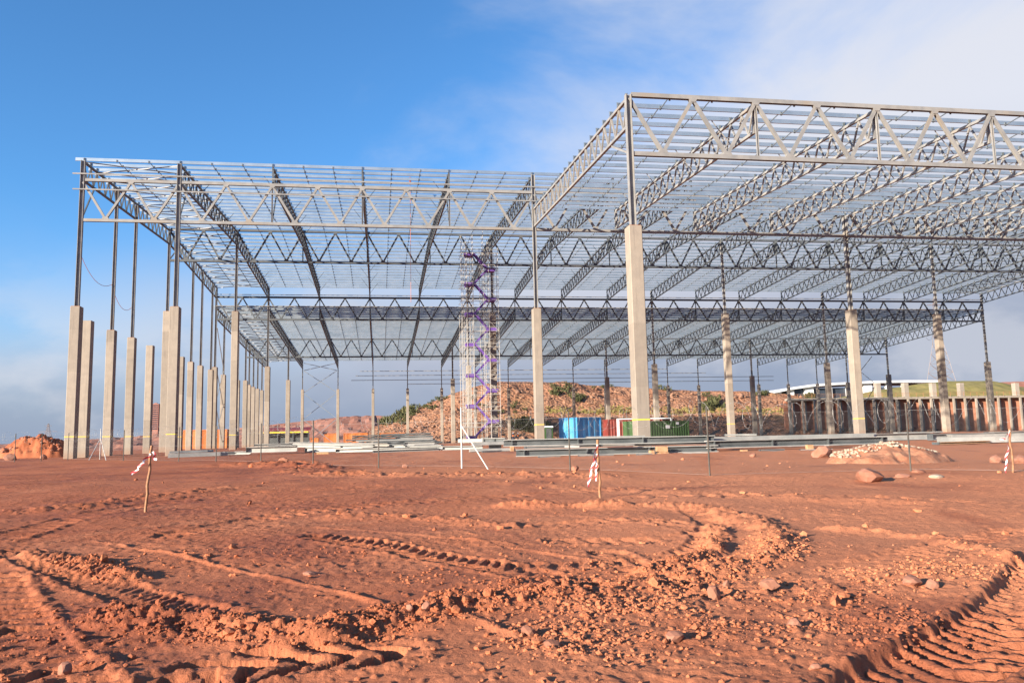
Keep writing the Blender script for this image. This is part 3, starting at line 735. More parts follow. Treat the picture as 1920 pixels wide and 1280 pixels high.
# red hoist hanging from the high roof
hp = atY(769, 338, 8.2); zr = roofz(8.2)
g = thing('rope_hoist', 'small red hoist hanging on an orange rope below the high roof', 'hoist', (hp.x, 8.2, hp.z))
m = MB(); m.sweep((0, 0, -.3), (0, 0, .3), chamfer(.22, .2, .05), up=(0, 1, 0)); m.sweep((0, 0, -.42), (0, 0, -.3), chamfer(.1, .1, .02), up=(0, 1, 0)); m.build('hoist_body', 'red_box', g)
m = MB(); m.tube((0, 0, .3), (0, 0, zr - hp.z + .1), .02); m.tube((0, 0, -.42), (0, 0, -12.8), .02); m.build('hoist_rope', 'rope', g)

# ------------------------------------------------------------------ scaffold stair tower round the column of the second row
TX, TY = 38.2, 28.2; tg = gz(TX, TY)
T = thing('scaffold_stair_tower', 'tall silver scaffold stair tower with purple landings and flights', 'scaffold', (TX, TY, tg))
xs = [-2.35, -1.75, -.95, .35, 1.05, 2.25]; ysd = [-1.25, .0, 2.6]
H = 26.5
k = 0
for a in xs:
    for b in ysd:
        hh = H - (0 if a < 1.2 else 1.2) + random.uniform(-1, .6) - (9 if abs(a) > 2.3 and b > 1 else 0)
        m = MB(); m.tube((a, b, 0), (a, b, hh), .03, 6); m.build('standard', 'scaffold', T); m = None
for n in range(1, 13):
    z = n * 2.0
    m = MB()
    for b in ysd: m.tube((xs[0] - .15, b, z), (xs[-1] + .15, b, z), .028, 5)
    for a in xs: m.tube((a, ysd[0] - .1, z + .06), (a, ysd[-1] + .1, z + .06), .028, 5)
    for b in ysd: m.tube((xs[0] - .1, b, z + .5), (xs[-1] + .1, b, z + .5), .02, 5)
    for b in ysd[:1] + ysd[-1:]:
        m.tube((xs[0], b, z + 1), (xs[2], b, z + 1), .026, 5); m.tube((xs[3], b, z + 1), (xs[5], b, z + 1), .026, 5)
    tag(m.build('lift_frame', 'scaffold', T), kind='stuff')
    m = MB(); m.tube((xs[0], ysd[0], z), (xs[2], ysd[0], z + 2), .026, 5); m.tube((xs[3], ysd[-1], z), (xs[5], ysd[-1], z + 2), .026, 5)
    if n % 2: m.tube((xs[5], ysd[0], z), (xs[3], ysd[0], z + 2), .026, 5)
    m.build('diagonal_brace', 'scaffold', T)
fl = 1.93; zt = 23.84 + 1.6 - tg
def landing(x, z, w):
    m = MB(); m.sweep((x, -1.2, z), (x, .0, z), [(-w / 2, 0), (-w / 2 + .14, -.3), (w / 2 - .14, -.3), (w / 2, 0), (w / 2, .14), (-w / 2, .14)]); m.build('landing', 'purple', T)
def flight(x0, z0, x1, z1, y):
    f = MB()
    for s in (-.33, .33): f.bar((x0, y + s, z0), (x1, y + s, z1), .04, .21)
    ff = f.build('stair_flight', 'purple', T)
    n = 8; t = MB()
    for i in range(1, n):
        q = i / n; t.box((x0 + (x1 - x0) * q, y, z0 + (z1 - z0) * q + .02), (.13, .3, .02))
    tag(t.build('treads', 'purple', ff), kind='stuff')
z = zt
for i in range(7):
    if z < .6: break
    landing(-1.35, z, 1.3)
    zr_ = z - fl * 1.0
    if zr_ < .4: break
    landing(1.4, zr_, 1.25)
    flight(-.75, z - .05, .85, zr_ + .1, -.9); flight(.85, zr_ - .1, -.75, z - 2 * fl + .15, -.25)
    z -= 2 * fl

# ------------------------------------------------------------------ shipping containers and site sheds
def corr_panel(m, L_, H_, y, z0, pitch=.42, dep=.05, face=-1):
    """trapezoid-ribbed sheet along x at depth y"""
    n = int(L_ / pitch); p = L_ / n; xs_ = []
    for i in range(n): xs_ += [(i * p, 0), (i * p + p * .32, 0), (i * p + p * .5, 1), (i * p + p * .82, 1)]
    xs_.append((L_, 0)); o = len(m.v)
    for x_, k in xs_:
        m.v += [(x_, y - face * -1 * dep * k * -1, z0), (x_, y - face * -1 * dep * k * -1, z0 + H_)]
    for i in range(len(xs_) - 1): m.f.append((o + 2 * i, o + 2 * i + 2, o + 2 * i + 3, o + 2 * i + 1))
def container(label, x, y, rz, L_, mat, H_=2.59, W_=2.44, pitch=.42, end_mat=None, trim=None, name='shipping_container', rows=1, group='site containers', z=None):
    c = thing(name, label, 'container', (x, y, (gz(x, y) if z is None else z) + .12), group, rz)
    trim = trim or mat
    m = MB(); e = .09
    for a in (e, L_ - e):
        for b in (e, W_ - e): m.box((a, b, H_ / 2), (e, e, H_ / 2))
    for b in (e, W_ - e):
        for zz_ in (e, H_ - e): m.box((L_ / 2, b, zz_), (L_ / 2 - 2 * e, e * .96, e * .97))
    for a in (e, L_ - e):
        for zz_ in (e, H_ - e): m.box((a, W_ / 2, zz_), (e * .96, W_ / 2 - 2 * e, e * .97))
    m.build('frame', trim, c)
    m = MB(); corr_panel(m, L_ - .36, H_ - .36, .05, .18, pitch, .055); m.build('side_panel', mat, c, (.18, 0, 0))
    m = MB(); corr_panel(m, L_ - .36, H_ - .36, W_ - .1, .18, pitch, .055); m.build('side_panel', mat, c, (.18, 0, 0))
    m = MB(); m.box((L_ / 2, W_ / 2, H_ - .06), (L_ / 2 - .17, W_ / 2 - .17, .02)); m.build('roof', mat, c)
    m = MB(); m.box((L_ / 2, W_ / 2, .1), (L_ / 2 - .17, W_ / 2 - .17, .02)); m.build('floor', 'dark_gap', c)
    m = MB(); m.box((L_ - .08, W_ / 2, H_ / 2), (.02, W_ / 2 - .17, H_ / 2 - .17)); m.build('end_panel', mat, c)
    for s in (0, 1):
        w2 = (W_ - .36) / 2
        m = MB(); m.box((.07, .18 + w2 * (s + .5), H_ / 2), (.025, w2 / 2 - .01, H_ / 2 - .18)); d = m.build('door', end_mat or mat, c)
        for k in (.3, .7):
            m = MB(); m.tube((.02, .18 + w2 * (s + k), .12), (.02, .18 + w2 * (s + k), H_ - .12), .022); m.box((.02, .18 + w2 * (s + k), 1.1), (.02, .14, .03)); m.build('locking_bar', end_mat or mat, d)
    return c
gxp = lambda px, Y: groundx(px, Y)
container('bright blue shipping container turned corner on beside the big front column', gxp(1083, 33), 33, R_(30), 4.6, 'blue_box', 3.0, 3.6, end_mat='blue_box_end', pitch=.85)
cg = container('green ribbed shipping container behind the big front column', gxp(1187, 50), 50, R_(22), 12.0, 'green_box', 2.72, pitch=.52)
m = MB(); m.box((0, 0, 0), (.42, .015, .26)); m.build('notice', 'bwhite', cg, (7.3, -.06, 1.75))
m = MB(); m.box((0, 0, 0), (.3, .015, .2)); m.build('notice', 'bwhite', cg, (9.4, -.06, 2.3))
container('dark red shipping container with a white top rail behind the green one', gxp(1140, 60), 60, R_(4), 12.2, 'red_box', 3.3, trim='red_box', pitch=.5)
m = MB(); m.box((0, 0, 1.75), (.17, .17, 1.75)); m.box((4.6, 0, 3.42), (4.6, .1, .09)); m.box((9.2, 0, 1.7), (.08, .08, 1.7))
o = m.build('storage_frame', 'bwhite', None, (gxp(1160, 57), 57, gz(50, 57) - .05)); tag(o, 'pale steel frame standing in front of the red container', 'frame')
for i, (p0, p1, Y_, hh, lab) in enumerate([(581, 597, 160, 2.3, 'small far orange box left of the wall bracing'), (607, 631, 140, 3.2, 'orange container behind the crossed rear wall braces'), (644, 691, 128, 3.0, 'large orange container behind the stacked dark steel, middle one'), (711, 764, 134, 2.9, 'orange container below the foot of the spoil hill'), (336, 425, 78, 3.9, 'long orange site box seen between the left side wall columns')]):
    x0, x1 = gxp(p0, Y_), gxp(p1, Y_)
    container(lab, x0, Y_, 0, x1 - x0, 'orange_box', hh, 2.6, pitch=1.6 if i < 4 else 2.4, z=1.4 if i < 4 else .9)
def shed(px0, px1, Y_, h, label):
    x0, x1 = gxp(px0, Y_), gxp(px1, Y_); w = x1 - x0; c = thing('open_shed', label, 'shed', (x0, Y_, 1.5))
    for k in range(5):
        m = MB(); m.box((w * k / 4, 0, h / 2 - .1), (.12, .12, h / 2)); m.build('post', 'steel_dark', c)
    m = MB(); m.sweep((-.5, 0, h + .2), (w + .5, 0, h + .2), [(-3, .6), (0, -.1), (.6, -.1), (.6, .05), (0, .05), (-3, .75)]); m.build('roof', 'red_box', c)
    m = MB(); m.box((w / 2, -.16, h - .35), (w / 2, .08, .16)); m.build('beam', 'yellow', c)
    m = MB(); m.box((w / 2, 2.6, h / 2 - .2), (w / 2, .1, h / 2)); m.build('back_wall', 'steel_dark', c)
shed(462, 578, 138, 4.0, 'low dark open shed with a red roof behind the left rear columns')
# site toilet
x = gxp(1028, 44); c = thing('site_toilet', 'small dark green cabin with a pale roof left of the blue container', 'toilet', (x, 44, gz(x, 44)))
m = MB(); m.box((0, 0, .95), (.6, .6, 1.05)); m.build('cabin', 'green_box', c); m = MB(); m.sweep((-.66, 0, 2.0), (.66, 0, 2.0), [(-.66, 0), (.66, 0), (.5, .2), (-.5, .2)]); m.build('roof', 'bwhite', c)
m = MB(); m.box((0, -.62, .95), (.4, .02, .9)); m.build('door', 'steel_dark', c)

# ------------------------------------------------------------------ retaining deck on piers, right background
YD = 142.; dl, dr = atY(1476, 746, YD).x, atY(2010, 746, YD).x; zd = atY(1700, 746, YD).z
dk = thing('retaining_deck', 'long concrete deck on many piers in front of a brick wall, far right', 'deck', (dl, YD, 1.4))
m = MB(); m.box(((dr - dl) / 2, .6, zd - 1.4), ((dr - dl) / 2, 1.0, .32)); m.build('slab', 'concrete', dk)
m = MB(); m.box(((dr - dl) / 2, 2.3, (zd - 1.4) / 2 - .3), ((dr - dl) / 2, .3, (zd - 1.4) / 2)); m.build('brick_wall', 'brick', dk)
npier = int((dr - dl) / 3.7)
m = MB(); m.box((0, 0, (zd - 1.4) / 2 - .35), (.24, .24, (zd - 1.4) / 2)); pm = m.mesh('pier', 'concrete')
for i in range(npier + 1): put('pier', pm, dk, (.6 + i * 3.7, -.4, 0)); put('pier', pm, dk, (2.4 + i * 3.7, 1.2, 0))
m = MB()
for i in range(int((dr - dl) / 2.2)): m.box((.5 + i * 2.2, -.9, zd - 1.4 + .9), (.035, .035, .6))
m.box(((dr - dl) / 2, -.9, zd - 1.4 + 1.45), ((dr - dl) / 2, .03, .03)); m.box(((dr - dl) / 2, -.9, zd - 1.4 + .95), ((dr - dl) / 2, .03, .03)); m.build('railing', 'rust', dk)
for i, px in enumerate((1644, 1696, 1748, 1800, 1903)):
    p = atY(px, 718, 150); column(p.x, 150, p.z, None, f'{ordn(i)} short bare column from the left rising above the retaining deck', 'columns above the deck', 1.5, 1.5, z0=zd - 3)
# white hall with a curved roof beyond the hill
YH = 380.
cr = [(1425, 739), (1450, 733), (1480, 727), (1520, 721), (1560, 718), (1640, 714), (1700, 713), (1762, 713)]
P = [atY(a, b, YH) for a, b in cr]; hb = thing('white_hall', 'long white building with a curved roof beyond the green hill', 'building', (P[0].x, YH, P[0].z - 16)); O = Vector(hb.location)
m = MB()
for a, b in zip(P[:-1], P[1:]): m.bar(a - O + Vector((0, 14, -.6)), b - O + Vector((0, 14, -.6)), 30, 1.3)
m.build('roof', 'bwhite', hb)
m = MB(); m.box(((P[-1].x - P[0].x) / 2 + 8, 16, 9.5), ((P[-1].x - P[0].x) / 2 - 10, 12, 10)); m.build('glass_wall', 'glass_dark', hb)
for k, px in enumerate((1465, 1486, 1520, 1560, 1596, 1630, 1668, 1700, 1735)):
    i = max(j for j in range(len(cr)) if cr[j][0] <= px); t = (px - cr[i][0]) / (cr[i + 1][0] - cr[i][0]) if i + 1 < len(cr) else 0
    q = P[i].lerp(P[min(i + 1, len(P) - 1)], t) - O; wd = (1.5, 3, 4.5)[k % 3]
    m = MB(); m.box((q.x, 3, q.z / 2 - .6), (wd / 2 * 1.2, 1.2, q.z / 2 - .4)); m.build('wall_panel', 'bwhite', hb)
m = MB(); m.box(((P[-1].x - P[0].x) / 2 + 6, 2, 10.2), ((P[-1].x - P[0].x) / 2 - 10, 1.6, .5)); m.build('floor_band', 'bwhite', hb)
# brick tower block on the left horizon
p = atY(291, 800, 1400); t_ = thing('tower_block', 'distant reddish tower block between the left side columns', 'building', (p.x, 1400, 0))
zt_ = atY(291, 757, 1400).z; m = MB(); m.box((0, 0, zt_ / 2), (6, 6, zt_ / 2)); m.build('wall', 'tower_brick', t_)
wm = MB(); wm.box((0, -6.05, 0), (1.1, .1, 1.0)); wm = wm.mesh('window', 'glass_dark')
for a in (-4, -1.3, 1.3, 4):
    for k in range(12): put('window', wm, t_, (a, 0, zt_ - 3 - k * 3.6))
m = MB(); m.box((0, 0, zt_ + .8), (2.2, 2.2, .8)); m.build('roof_house', 'tower_brick', t_)
# pylons and lines
def pylon(px, py_base, py_top, Y_, w0, label, arms, waist=.55):
    b = atY(px, py_base, Y_); t = atY(px, py_top, Y_); h = t.z - b.z
    g = thing('electricity_pylon', label, 'pylon', (b.x, Y_, b.z)); m = MB(); n = 9; r = w0 * .012
    wz = lambda q: w0 / 2 * (1 - q / waist * .68) if q < waist else w0 / 2 * .32 * (1 - (q - waist) / (1 - waist) * .75)
    for i in range(n):
        q0, q1 = i / n, (i + 1) / n; a, c_ = wz(q0), wz(q1)
        for sx, sy in ((1, 1), (1, -1), (-1, 1), (-1, -1)): m.bar((sx * a, sy * a, q0 * h), (sx * c_, sy * c_, q1 * h), r * 1.5)
        for s in (1, -1):
            m.bar((-a, s * a, q0 * h), (c_, s * c_, q1 * h), r); m.bar((a, s * a, q0 * h), (-c_, s * c_, q1 * h), r); m.bar((s * a, -a, q0 * h), (s * c_, c_, q1 * h), r)
            m.bar((-c_, s * c_, q1 * h), (c_, s * c_, q1 * h), r)
    tag(m.build('lattice_body', 'pylon', g), kind='stuff')
    for q, w in arms:
        m = MB(); m.bar((-w, 0, q * h), (0, 0, q * h + w * .14), r * 1.4); m.bar((w, 0, q * h), (0, 0, q * h + w * .14), r * 1.4); m.bar((-w, 0, q * h), (w, 0, q * h), r * 1.4); m.build('cross_arm', 'pylon', g)
    return b, h
b1, h1 = pylon(1765, 716, 560, 520, 15, 'tall faint pylon behind the right end of the hall', [(.82, 9), (.92, 7)], .5)
b2, h2 = pylon(89, 834, 794, 700, 9, 'small far pylon right of the left earth heap', [(.62, 8), (.9, 3)], .6)
for i in range(4):
    z0 = b1.z + h1 * (.95 - .05 * i); m = MB(); e = Vector((430, 470, z0 - 16 - i * 3)); s0 = Vector((b1.x, 520, z0))
    m.poly([s0.lerp(e, t / 14) - Vector((0, 0, 9 * 4 * (t / 14) * (1 - t / 14))) for t in range(15)], .09, 4)
    tag(m.build('power_line', 'steel_dark'), f'{ordn(i)} power line from the top right of the far pylon', 'power line', 'power lines')

# ------------------------------------------------------------------ steel stock lying on the ground
SI = [0]
def beam(px0, px1, Y0, Y1, lev, h, w, mat, label, kind='i', cat='steel beam', z_end=0.):
    x0, x1 = groundx(px0, Y0), groundx(px1, Y1); g0 = gz(x0, Y0) + lev; g1 = gz(x1, Y1) + lev + z_end
    o = thing('steel_section', label, cat, ((x0 + x1) / 2, (Y0 + Y1) / 2, (g0 + g1) / 2), 'steel stock on the ground'); O = Vector(o.location)
    a = Vector((x0, Y0, g0 + h / 2)) - O; b = Vector((x1, Y1, g1 + h / 2)) - O
    d = (b - a); ln = d.length
    if kind == 'g':
        t = .045
        m = MB(); m.bar(a + Vector((0, 0, h / 2 - t / 2)), b + Vector((0, 0, h / 2 - t / 2)), w, t); m.build('top_flange', 'stock_pale', o)
        m = MB(); m.bar(a - Vector((0, 0, h / 2 - t / 2)), b - Vector((0, 0, h / 2 - t / 2)), w, t); m.build('bottom_flange', 'stock_pale', o)
        m = MB(); m.bar(a, b, .03, h - 2 * t - .002); m.build('web', mat, o)
        n = max(2, int(ln / 3.2)); m = MB(); m.box((0, 0, 0), (.02, w / 2 - .01, h / 2 - t - .002)); me = m.mesh('stiffener', mat)
        for i in range(n + 1): put('stiffener', me, o, a.lerp(b, (i + .12) / (n + .25)))
    elif kind == 'i':
        m = MB(); m.ibar(a, b, w, h, .035); m.build('beam_body', mat, o)
        m = MB(); dn = d.normalized() * .02; m.bar(a - dn, a, w * 1.05, h * 1.05); m.build('end_plate', 'steel_dark', o)
    elif kind == 'c':      # bundle of nested channels
        n = 3
        for k in range(n):
            m = MB(); y = Vector((0, (k - 1) * w / n, 0)); hh = h / 2; ww = w / n * .46
            m.sweep(a + y, b + y + d.normalized() * random.uniform(-.3, .3), [(-ww, -hh), (ww, -hh), (ww, hh), (-ww, hh), (-ww, hh - .03), (ww - .03, hh - .03), (ww - .03, -hh + .03), (-ww, -hh + .03)]); m.build('channel', mat, o)
    elif kind == 'l':      # flat lattice panel
        m = MB(); m.bar(a + Vector((0, 0, h / 2 - .05)), b + Vector((0, 0, h / 2 - .05)), w, .1); m.build('top_chord', mat, o)
        m = MB(); m.bar(a - Vector((0, 0, h / 2 - .05)), b - Vector((0, 0, h / 2 - .05)), w, .1); m.build('bottom_chord', mat, o)
        n = max(3, int(ln / .75))
        for k in range(n):
            p0 = a.lerp(b, k / n); p1 = a.lerp(b, (k + 1) / n); s = h / 2 - .1
            m = MB(); m.bar(p0 + Vector((0, 0, s if k % 2 else -s)), p1 + Vector((0, 0, -s if k % 2 else s)), .07, .07); m.build('diagonal', mat, o)
    return o
# left group, in front of the left wing
beam(316, 420, -12, -11, .04, .28, .5, 'stock_pale', 'pale channel bundle on the ground beside the second front column', 'c')
beam(352, 455, -9.5, -8.5, .04, .24, .4, 'stock_pale', 'pale beam lying just behind the leftmost channel bundle')
beam(318, 395, -11.9, -10.9, .34, .16, .4, 'stock_pale', 'short pale channel on top of the leftmost bundle', 'c')
beam(464, 557, -10, -10.6, .16, .42, .6, 'stock_pale', 'thick smooth pale girder lying left of the dark steel stack', 'i')
beam(478, 548, -9.2, -9.6, .62, .16, .5, 'steel', 'grey plate beam on top of the thick pale girder')
beam(430, 470, -8.5, -9, .04, .22, .4, 'stock_pale', 'short pale beam end left of the thick smooth girder')
beam(545, 730, -6, -14.5, .62, .22, .34, 'steel', 'long grey beam sloping down to the right across the left stack', z_end=-.25)
beam(556, 760, -7, -15, .42, .22, .34, 'stock_pale', 'long pale beam below the sloping grey one', z_end=-.2)
beam(575, 830, -9, -16.5, .05, .34, .4, 'stock_pale', 'broad whitish beam running diagonally through the left stack')
beam(632, 905, -14, -17.2, .05, .26, .5, 'stock_pale', 'long whitish beam along the front of the left stack')
beam(700, 822, -17.4, -16.6, .03, .16, .4, 'stock_pale', 'thin whitish beam lowest at the front of the left stack')
beam(640, 700, -12.8, -13.4, .33, .2, .3, 'stock_pale', 'short pale beam crossing the long whitish ones')
for i, (a, b, y, lv, hh, k, mt) in enumerate([(648, 790, -4, .45, .42, 'l', 'steel_dark'), (655, 800, -5, .1, .34, 'l', 'steel_dark'), (668, 812, -7, .5, .30, 'l', 'steel'), (690, 830, -8.5, .2, .34, 'l', 'steel_dark'), (700, 818, -10, .42, .28, 'l', 'steel_dark'), (705, 822, -11.4, .08, .3, 'g', 'steel_dark'), (745, 812, -6, .82, .2, 'i', 'steel'), (660, 760, -2.5, .9, .3, 'l', 'steel_dark'), (715, 808, .5, .95, .3, 'l', 'steel_dark'), (760, 815, -12.6, .4, .22, 'i', 'steel')]):
    beam(a, b, y, y - random.uniform(-.5, .8), lv, hh, .4, mt, f'{ordn(i)} dark grey girder of the middle stack, counted from the back' if k != 'i' else f'{ordn(i)} loose grey beam resting on the middle stack', k)
beam(742, 765, -3.5, -3.5, .75, .22, .5, 'red_box', 'short red steel piece lying on the middle stack')
# channels and frames by the white fence strut
beam(885, 958, -22.0, -21.6, .42, .20, .5, 'stock_pale', 'white topped beam above the gap right of the white strut', 'c')
beam(880, 957, -22.5, -22.2, .03, .18, .5, 'stock_pale', 'white beam on the ground right of the white strut', 'c')
beam(918, 940, -21.3, -21.3, .12, .32, .5, 'steel', 'grey block of steel between the two white beams')
beam(840, 905, -15, -16, .05, .22, .4, 'steel', 'grey beam passing behind the white strut')
beam(860, 930, -3, -5, .35, .3, .6, 'steel', 'grey steel bundle at the foot of the stair tower', 'c')
beam(905, 950, -8, -10, .30, .42, .4, 'steel_dark', 'dark girder end below the right foot of the stair tower', 'g')
# two long double stacks in front of the big column
beam(945, 1340, -31.5, -32.2, .52, .36, .42, 'steel_dark', 'upper long dark girder in front of the big front column', 'g')
beam(968, 1345, -32.6, -33.2, .03, .36, .42, 'steel_dark', 'lower long dark girder in front of the big front column', 'g')
beam(985, 1235, -31.9, -31.2, .40, .11, .4, 'stock_pale', 'pale beam wedged between the two long dark girders, left')
beam(1170, 1420, -31.6, -31.0, .40, .11, .5, 'stock_pale', 'pale beam wedged between the two long dark girders, right')
beam(1325, 1665, -33.2, -32.2, .22, .40, .42, 'steel_dark', 'long dark girder with pale flanges left of the stone heap', 'g')
beam(1320, 1640, -31.2, -30.2, .55, .22, .8, 'stock_pale', 'wide pale channel bundle behind the girder left of the stone heap', 'c')
for i, (a, b, y0, y1, lv, mt, k) in enumerate([(1350, 1480, -26, -25, .35, 'stock_pale', 'i'), (1425, 1520, -23, -22, .5, 'stock_pale', 'c'), (1460, 1560, -25, -22, .45, 'steel_dark', 'l'), (1480, 1610, -27, -26, .4, 'stock_pale', 'c'), (1540, 1640, -24, -25, .55, 'stock_pale', 'i'), (1390, 1475, -19, -18, .6, 'blue_box', 'c'), (1550, 1625, -28, -27, .42, 'stock_pale', 'c'), (1330, 1400, -22, -21, .5, 'stock_pale', 'i')]):
    beam(a, b, y0, y1, lv - .38, .34, .5, mt, f'{ordn(i)} loose steel length in the jumble between the girders and the right columns', k)
for i, (a, b, y, lv, hh, mt, k) in enumerate([(1625, 1745, -20, .05, .5, 'stock_pale', 'i'), (1745, 1860, -22, .05, .42, 'stock_pale', 'i'), (1780, 1930, -24, .1, .34, 'stock_pale', 'c'), (1760, 1935, -29, .05, .34, 'stock_pale', 'c'), (1850, 1990, -20, .1, .4, 'stock_pale', 'i'), (1680, 1765, -18, .3, .3, 'steel', 'l'), (1755, 1850, -30.5, .03, .14, 'timber', 'i')]):
    beam(a, b, y, y + random.uniform(-1, 1), lv, hh, .5, mt, f'{ordn(i)} bluish grey length of stock steel behind the stone heap' if mt != 'timber' else 'brown timber baulk behind the stone heap', k, 'timber' if mt == 'timber' else 'steel beam')
for i, (a, b, y0, y1, lv, hh) in enumerate([(1010, 1050, -33.9, -33.6, .0, .07), (1085, 1150, -34.0, -33.7, .0, .09), (1060, 1088, -33.8, -34.2, .46, .08), (1130, 1190, -33.4, -33.5, .47, .10), (1195, 1230, -34.1, -33.8, .0, .08), (1280, 1330, -34.0, -34.3, .0, .06), (1425, 1470, -34.2, -34.0, .03, .10), (1500, 1560, -34.1, -34.3, .0, .09), (1100, 1210, -31.4, -31.6, .88, .06), (905, 940, -23.4, -22.8, .0, .1), (1360, 1420, -30.8, -31.2, .8, .1)]):
    beam(a, b, y0, y1, lv, hh, .16, 'stock_pale' if i % 3 else 'steel', f'{ordn(i)} short loose offcut lying against the long dark girders', 'i', 'steel offcut')
def block(px, Y_, w, h, label, lev=0.):
    x = groundx(px, Y_); m = MB(); m.sweep((-w / 2, 0, h / 2), (w / 2, 0, h / 2), chamfer(.3, h, .015)); o = m.build('timber_block', 'timber', None, (x, Y_, gz(x, Y_) + lev)); tag(o, label, 'timber block', 'timber blocks')
block(1241, -33.6, .55, .3, 'orange brown timber block under the long girder joint', .1); block(1241, -33.7, .65, .12, 'dark timber sleeper below the orange block', -.02); block(960, -22.4, .22, .34, 'small upright timber block at the end of the white beam')
block(1518, -33.0, .3, .28, 'timber block under the right hand dark girder'); block(605, -16.5, .8, .16, 'low timber block on bare soil left of the middle stack'); block(1222, -33.8, .2, .22, 'small reddish timber chock beside the orange block'); block(1395, -33.6, .3, .12, 'thin timber packing under the pale flange right of centre')

# ------------------------------------------------------------------ boundary fence with razor wire
FP = [(-60, 867), (27, 866), (77, 864), (127, 862), (231, 864), (335, 866), (405, 865), (489, 868), (587, 875), (710, 876), (866, 877), (1069, 882), (1331, 895), (1708, 884), (2100, 890)]
F0 = [hit(*p) for p in FP]
fence = thing('chain_link_fence', 'thin chain link fence with dark posts and coiled razor wire', 'fence', tuple(F0[0])); O = Vector(F0[0])
for i, p in enumerate(F0):
    if i == 10: continue
    m = MB(); m.tube((0, 0, -.25), (0, 0, 2.05), .03 if i < 11 else .026, 7); m.build('post', 'dark_post', fence, Vector((p.x, p.y, gz(p.x, p.y))) - O)
def strut_post(px, base, top, bx, by, hz):
    p = hit(px, base); q = hit(bx, by); z = gz(p.x, p.y)
    h = 2.35
    m = MB(); m.tube((0, 0, -.1), (0, 0, h), .033, 10); s = m.build('corner_post', 'white_paint', fence, Vector((p.x, p.y, z)) - O)
    for k, (b_, y_) in enumerate(((bx, by),) if not isinstance(bx, (list, tuple)) else zip(bx, by)):
        q = hit(b_, y_); m = MB(); m.tube((0, 0, h * hz), Vector((q.x, q.y, gz(q.x, q.y) - .05)) - Vector((p.x, p.y, z)), .024, 8); m.build('stay', 'white_paint', s)
strut_post(866, 877, 783, 917, 880, .7)
p = hit(187, 861); z = gz(p.x, p.y); m = MB(); m.tube((0, 0, -.1), (0, 0, 2.3), .03, 10); s = m.build('corner_post', 'white_paint', fence, Vector((p.x, p.y, z)) - O)
for bx in (166, 199):
    q = hit(bx, 863); m = MB(); m.tube((0, 0, 1.6), Vector((q.x, q.y, z - .05)) - Vector((p.x, p.y, z)), .024, 8); m.build('stay', 'white_paint', s)
m = MB(); w_ = .0006
for a, b in zip(F0[:-1], F0[1:]):
    a = Vector((a.x, a.y, gz(a.x, a.y))); b = Vector((b.x, b.y, gz(b.x, b.y))); d = b - a; ln = d.length; H_ = 1.75; e = d.normalized(); n = int(ln / .085)
    tri = [(-w_, -w_), (w_, -w_), (0, w_)]
    for k in range(n):
        for s in (1, -1):
            t0 = k / n * ln; t1 = t0 + s * H_
            za, zb = 0., H_
            if t1 > ln: zb = (ln - t0); t1 = ln
            if t1 < 0: zb = t0; t1 = 0
            m.sweep(a + e * t0 + Vector((0, 0, za + .08)) - O, a + e * t1 + Vector((0, 0, zb + .08)) - O, tri, closed=False)
    for zz_ in (.08, .95, 1.83): m.sweep(a + Vector((0, 0, zz_)) - O, b + Vector((0, 0, zz_)) - O, [(-.0025, -.002), (.0025, -.002), (0, .003)], closed=False)
tag(m.build('wire_mesh', 'mesh_wire', fence), kind='stuff')
m = MB(); pts = []; rr = .36
acc = 0.
for a, b in zip(F0[:-1], F0[1:]):
    a = Vector((a.x, a.y, gz(a.x, a.y) + 1.80)); b = Vector((b.x, b.y, gz(b.x, b.y) + 1.80)); d = b - a; ln = d.length; e = d.normalized(); sidev = Vector((-e.y, e.x, 0))
    n = int(ln / .72 * 18)
    for k in range(n):
        t = k / n * ln; ph = acc + 2 * math.pi * t / .72; r2 = rr * (1 + .10 * math.sin(t * 1.7) + .06 * math.sin(t * 5.1))
        pts.append(a + e * (t + .22 * math.sin(ph * .5)) + sidev * math.cos(ph) * r2 + Vector((0, 0, math.sin(ph) * r2 - .05 * math.sin(t * .9))) - O)
    acc += 2 * math.pi * ln / .72
m.poly(pts, .0028, 4); 
for k in range(0, len(pts) - 1, 2):
    q = pts[k]; m.box(q, (.012, .005, .008))
tag(m.build('razor_wire', 'wire', fence), kind='stuff')

# ------------------------------------------------------------------ marker stakes with barrier tape
def tape(parent, P, w=.048, tw=1.5, name='barrier_tape'):
    v = []; f = []; uv = []; P = [Vector(p) for p in P]; n = len(P); s = 0
    for i, p in enumerate(P):
        d = (P[min(i + 1, n - 1)] - P[max(i - 1, 0)]).normalized(); a = math.sin(i * .7) * tw * .5
        sd_ = d.cross(Vector((0, 1, 0))); sd_ = sd_.normalized() if sd_.length > .01 else Vector((1, 0, 0)); up = sd_.cross(d)
        q = (sd_ * math.cos(a) + up * math.sin(a)) * w / 2
        if i: s += (p - P[i - 1]).length
        v += [p - q, p + q]; uv.append(s / .22)
        if i: f.append((2 * i - 2, 2 * i, 2 * i + 1, 2 * i - 1))
    me = bpy.data.meshes.new(name); me.from_pydata([tuple(x) for x in v], [], f); ul = me.uv_layers.new(name='UVMap')
    for l in me.loops: i = l.vertex_index; ul.data[l.index].uv = (uv[i // 2], float(i % 2))
    me.materials.append(MATS['tape']); put(name, me, parent)
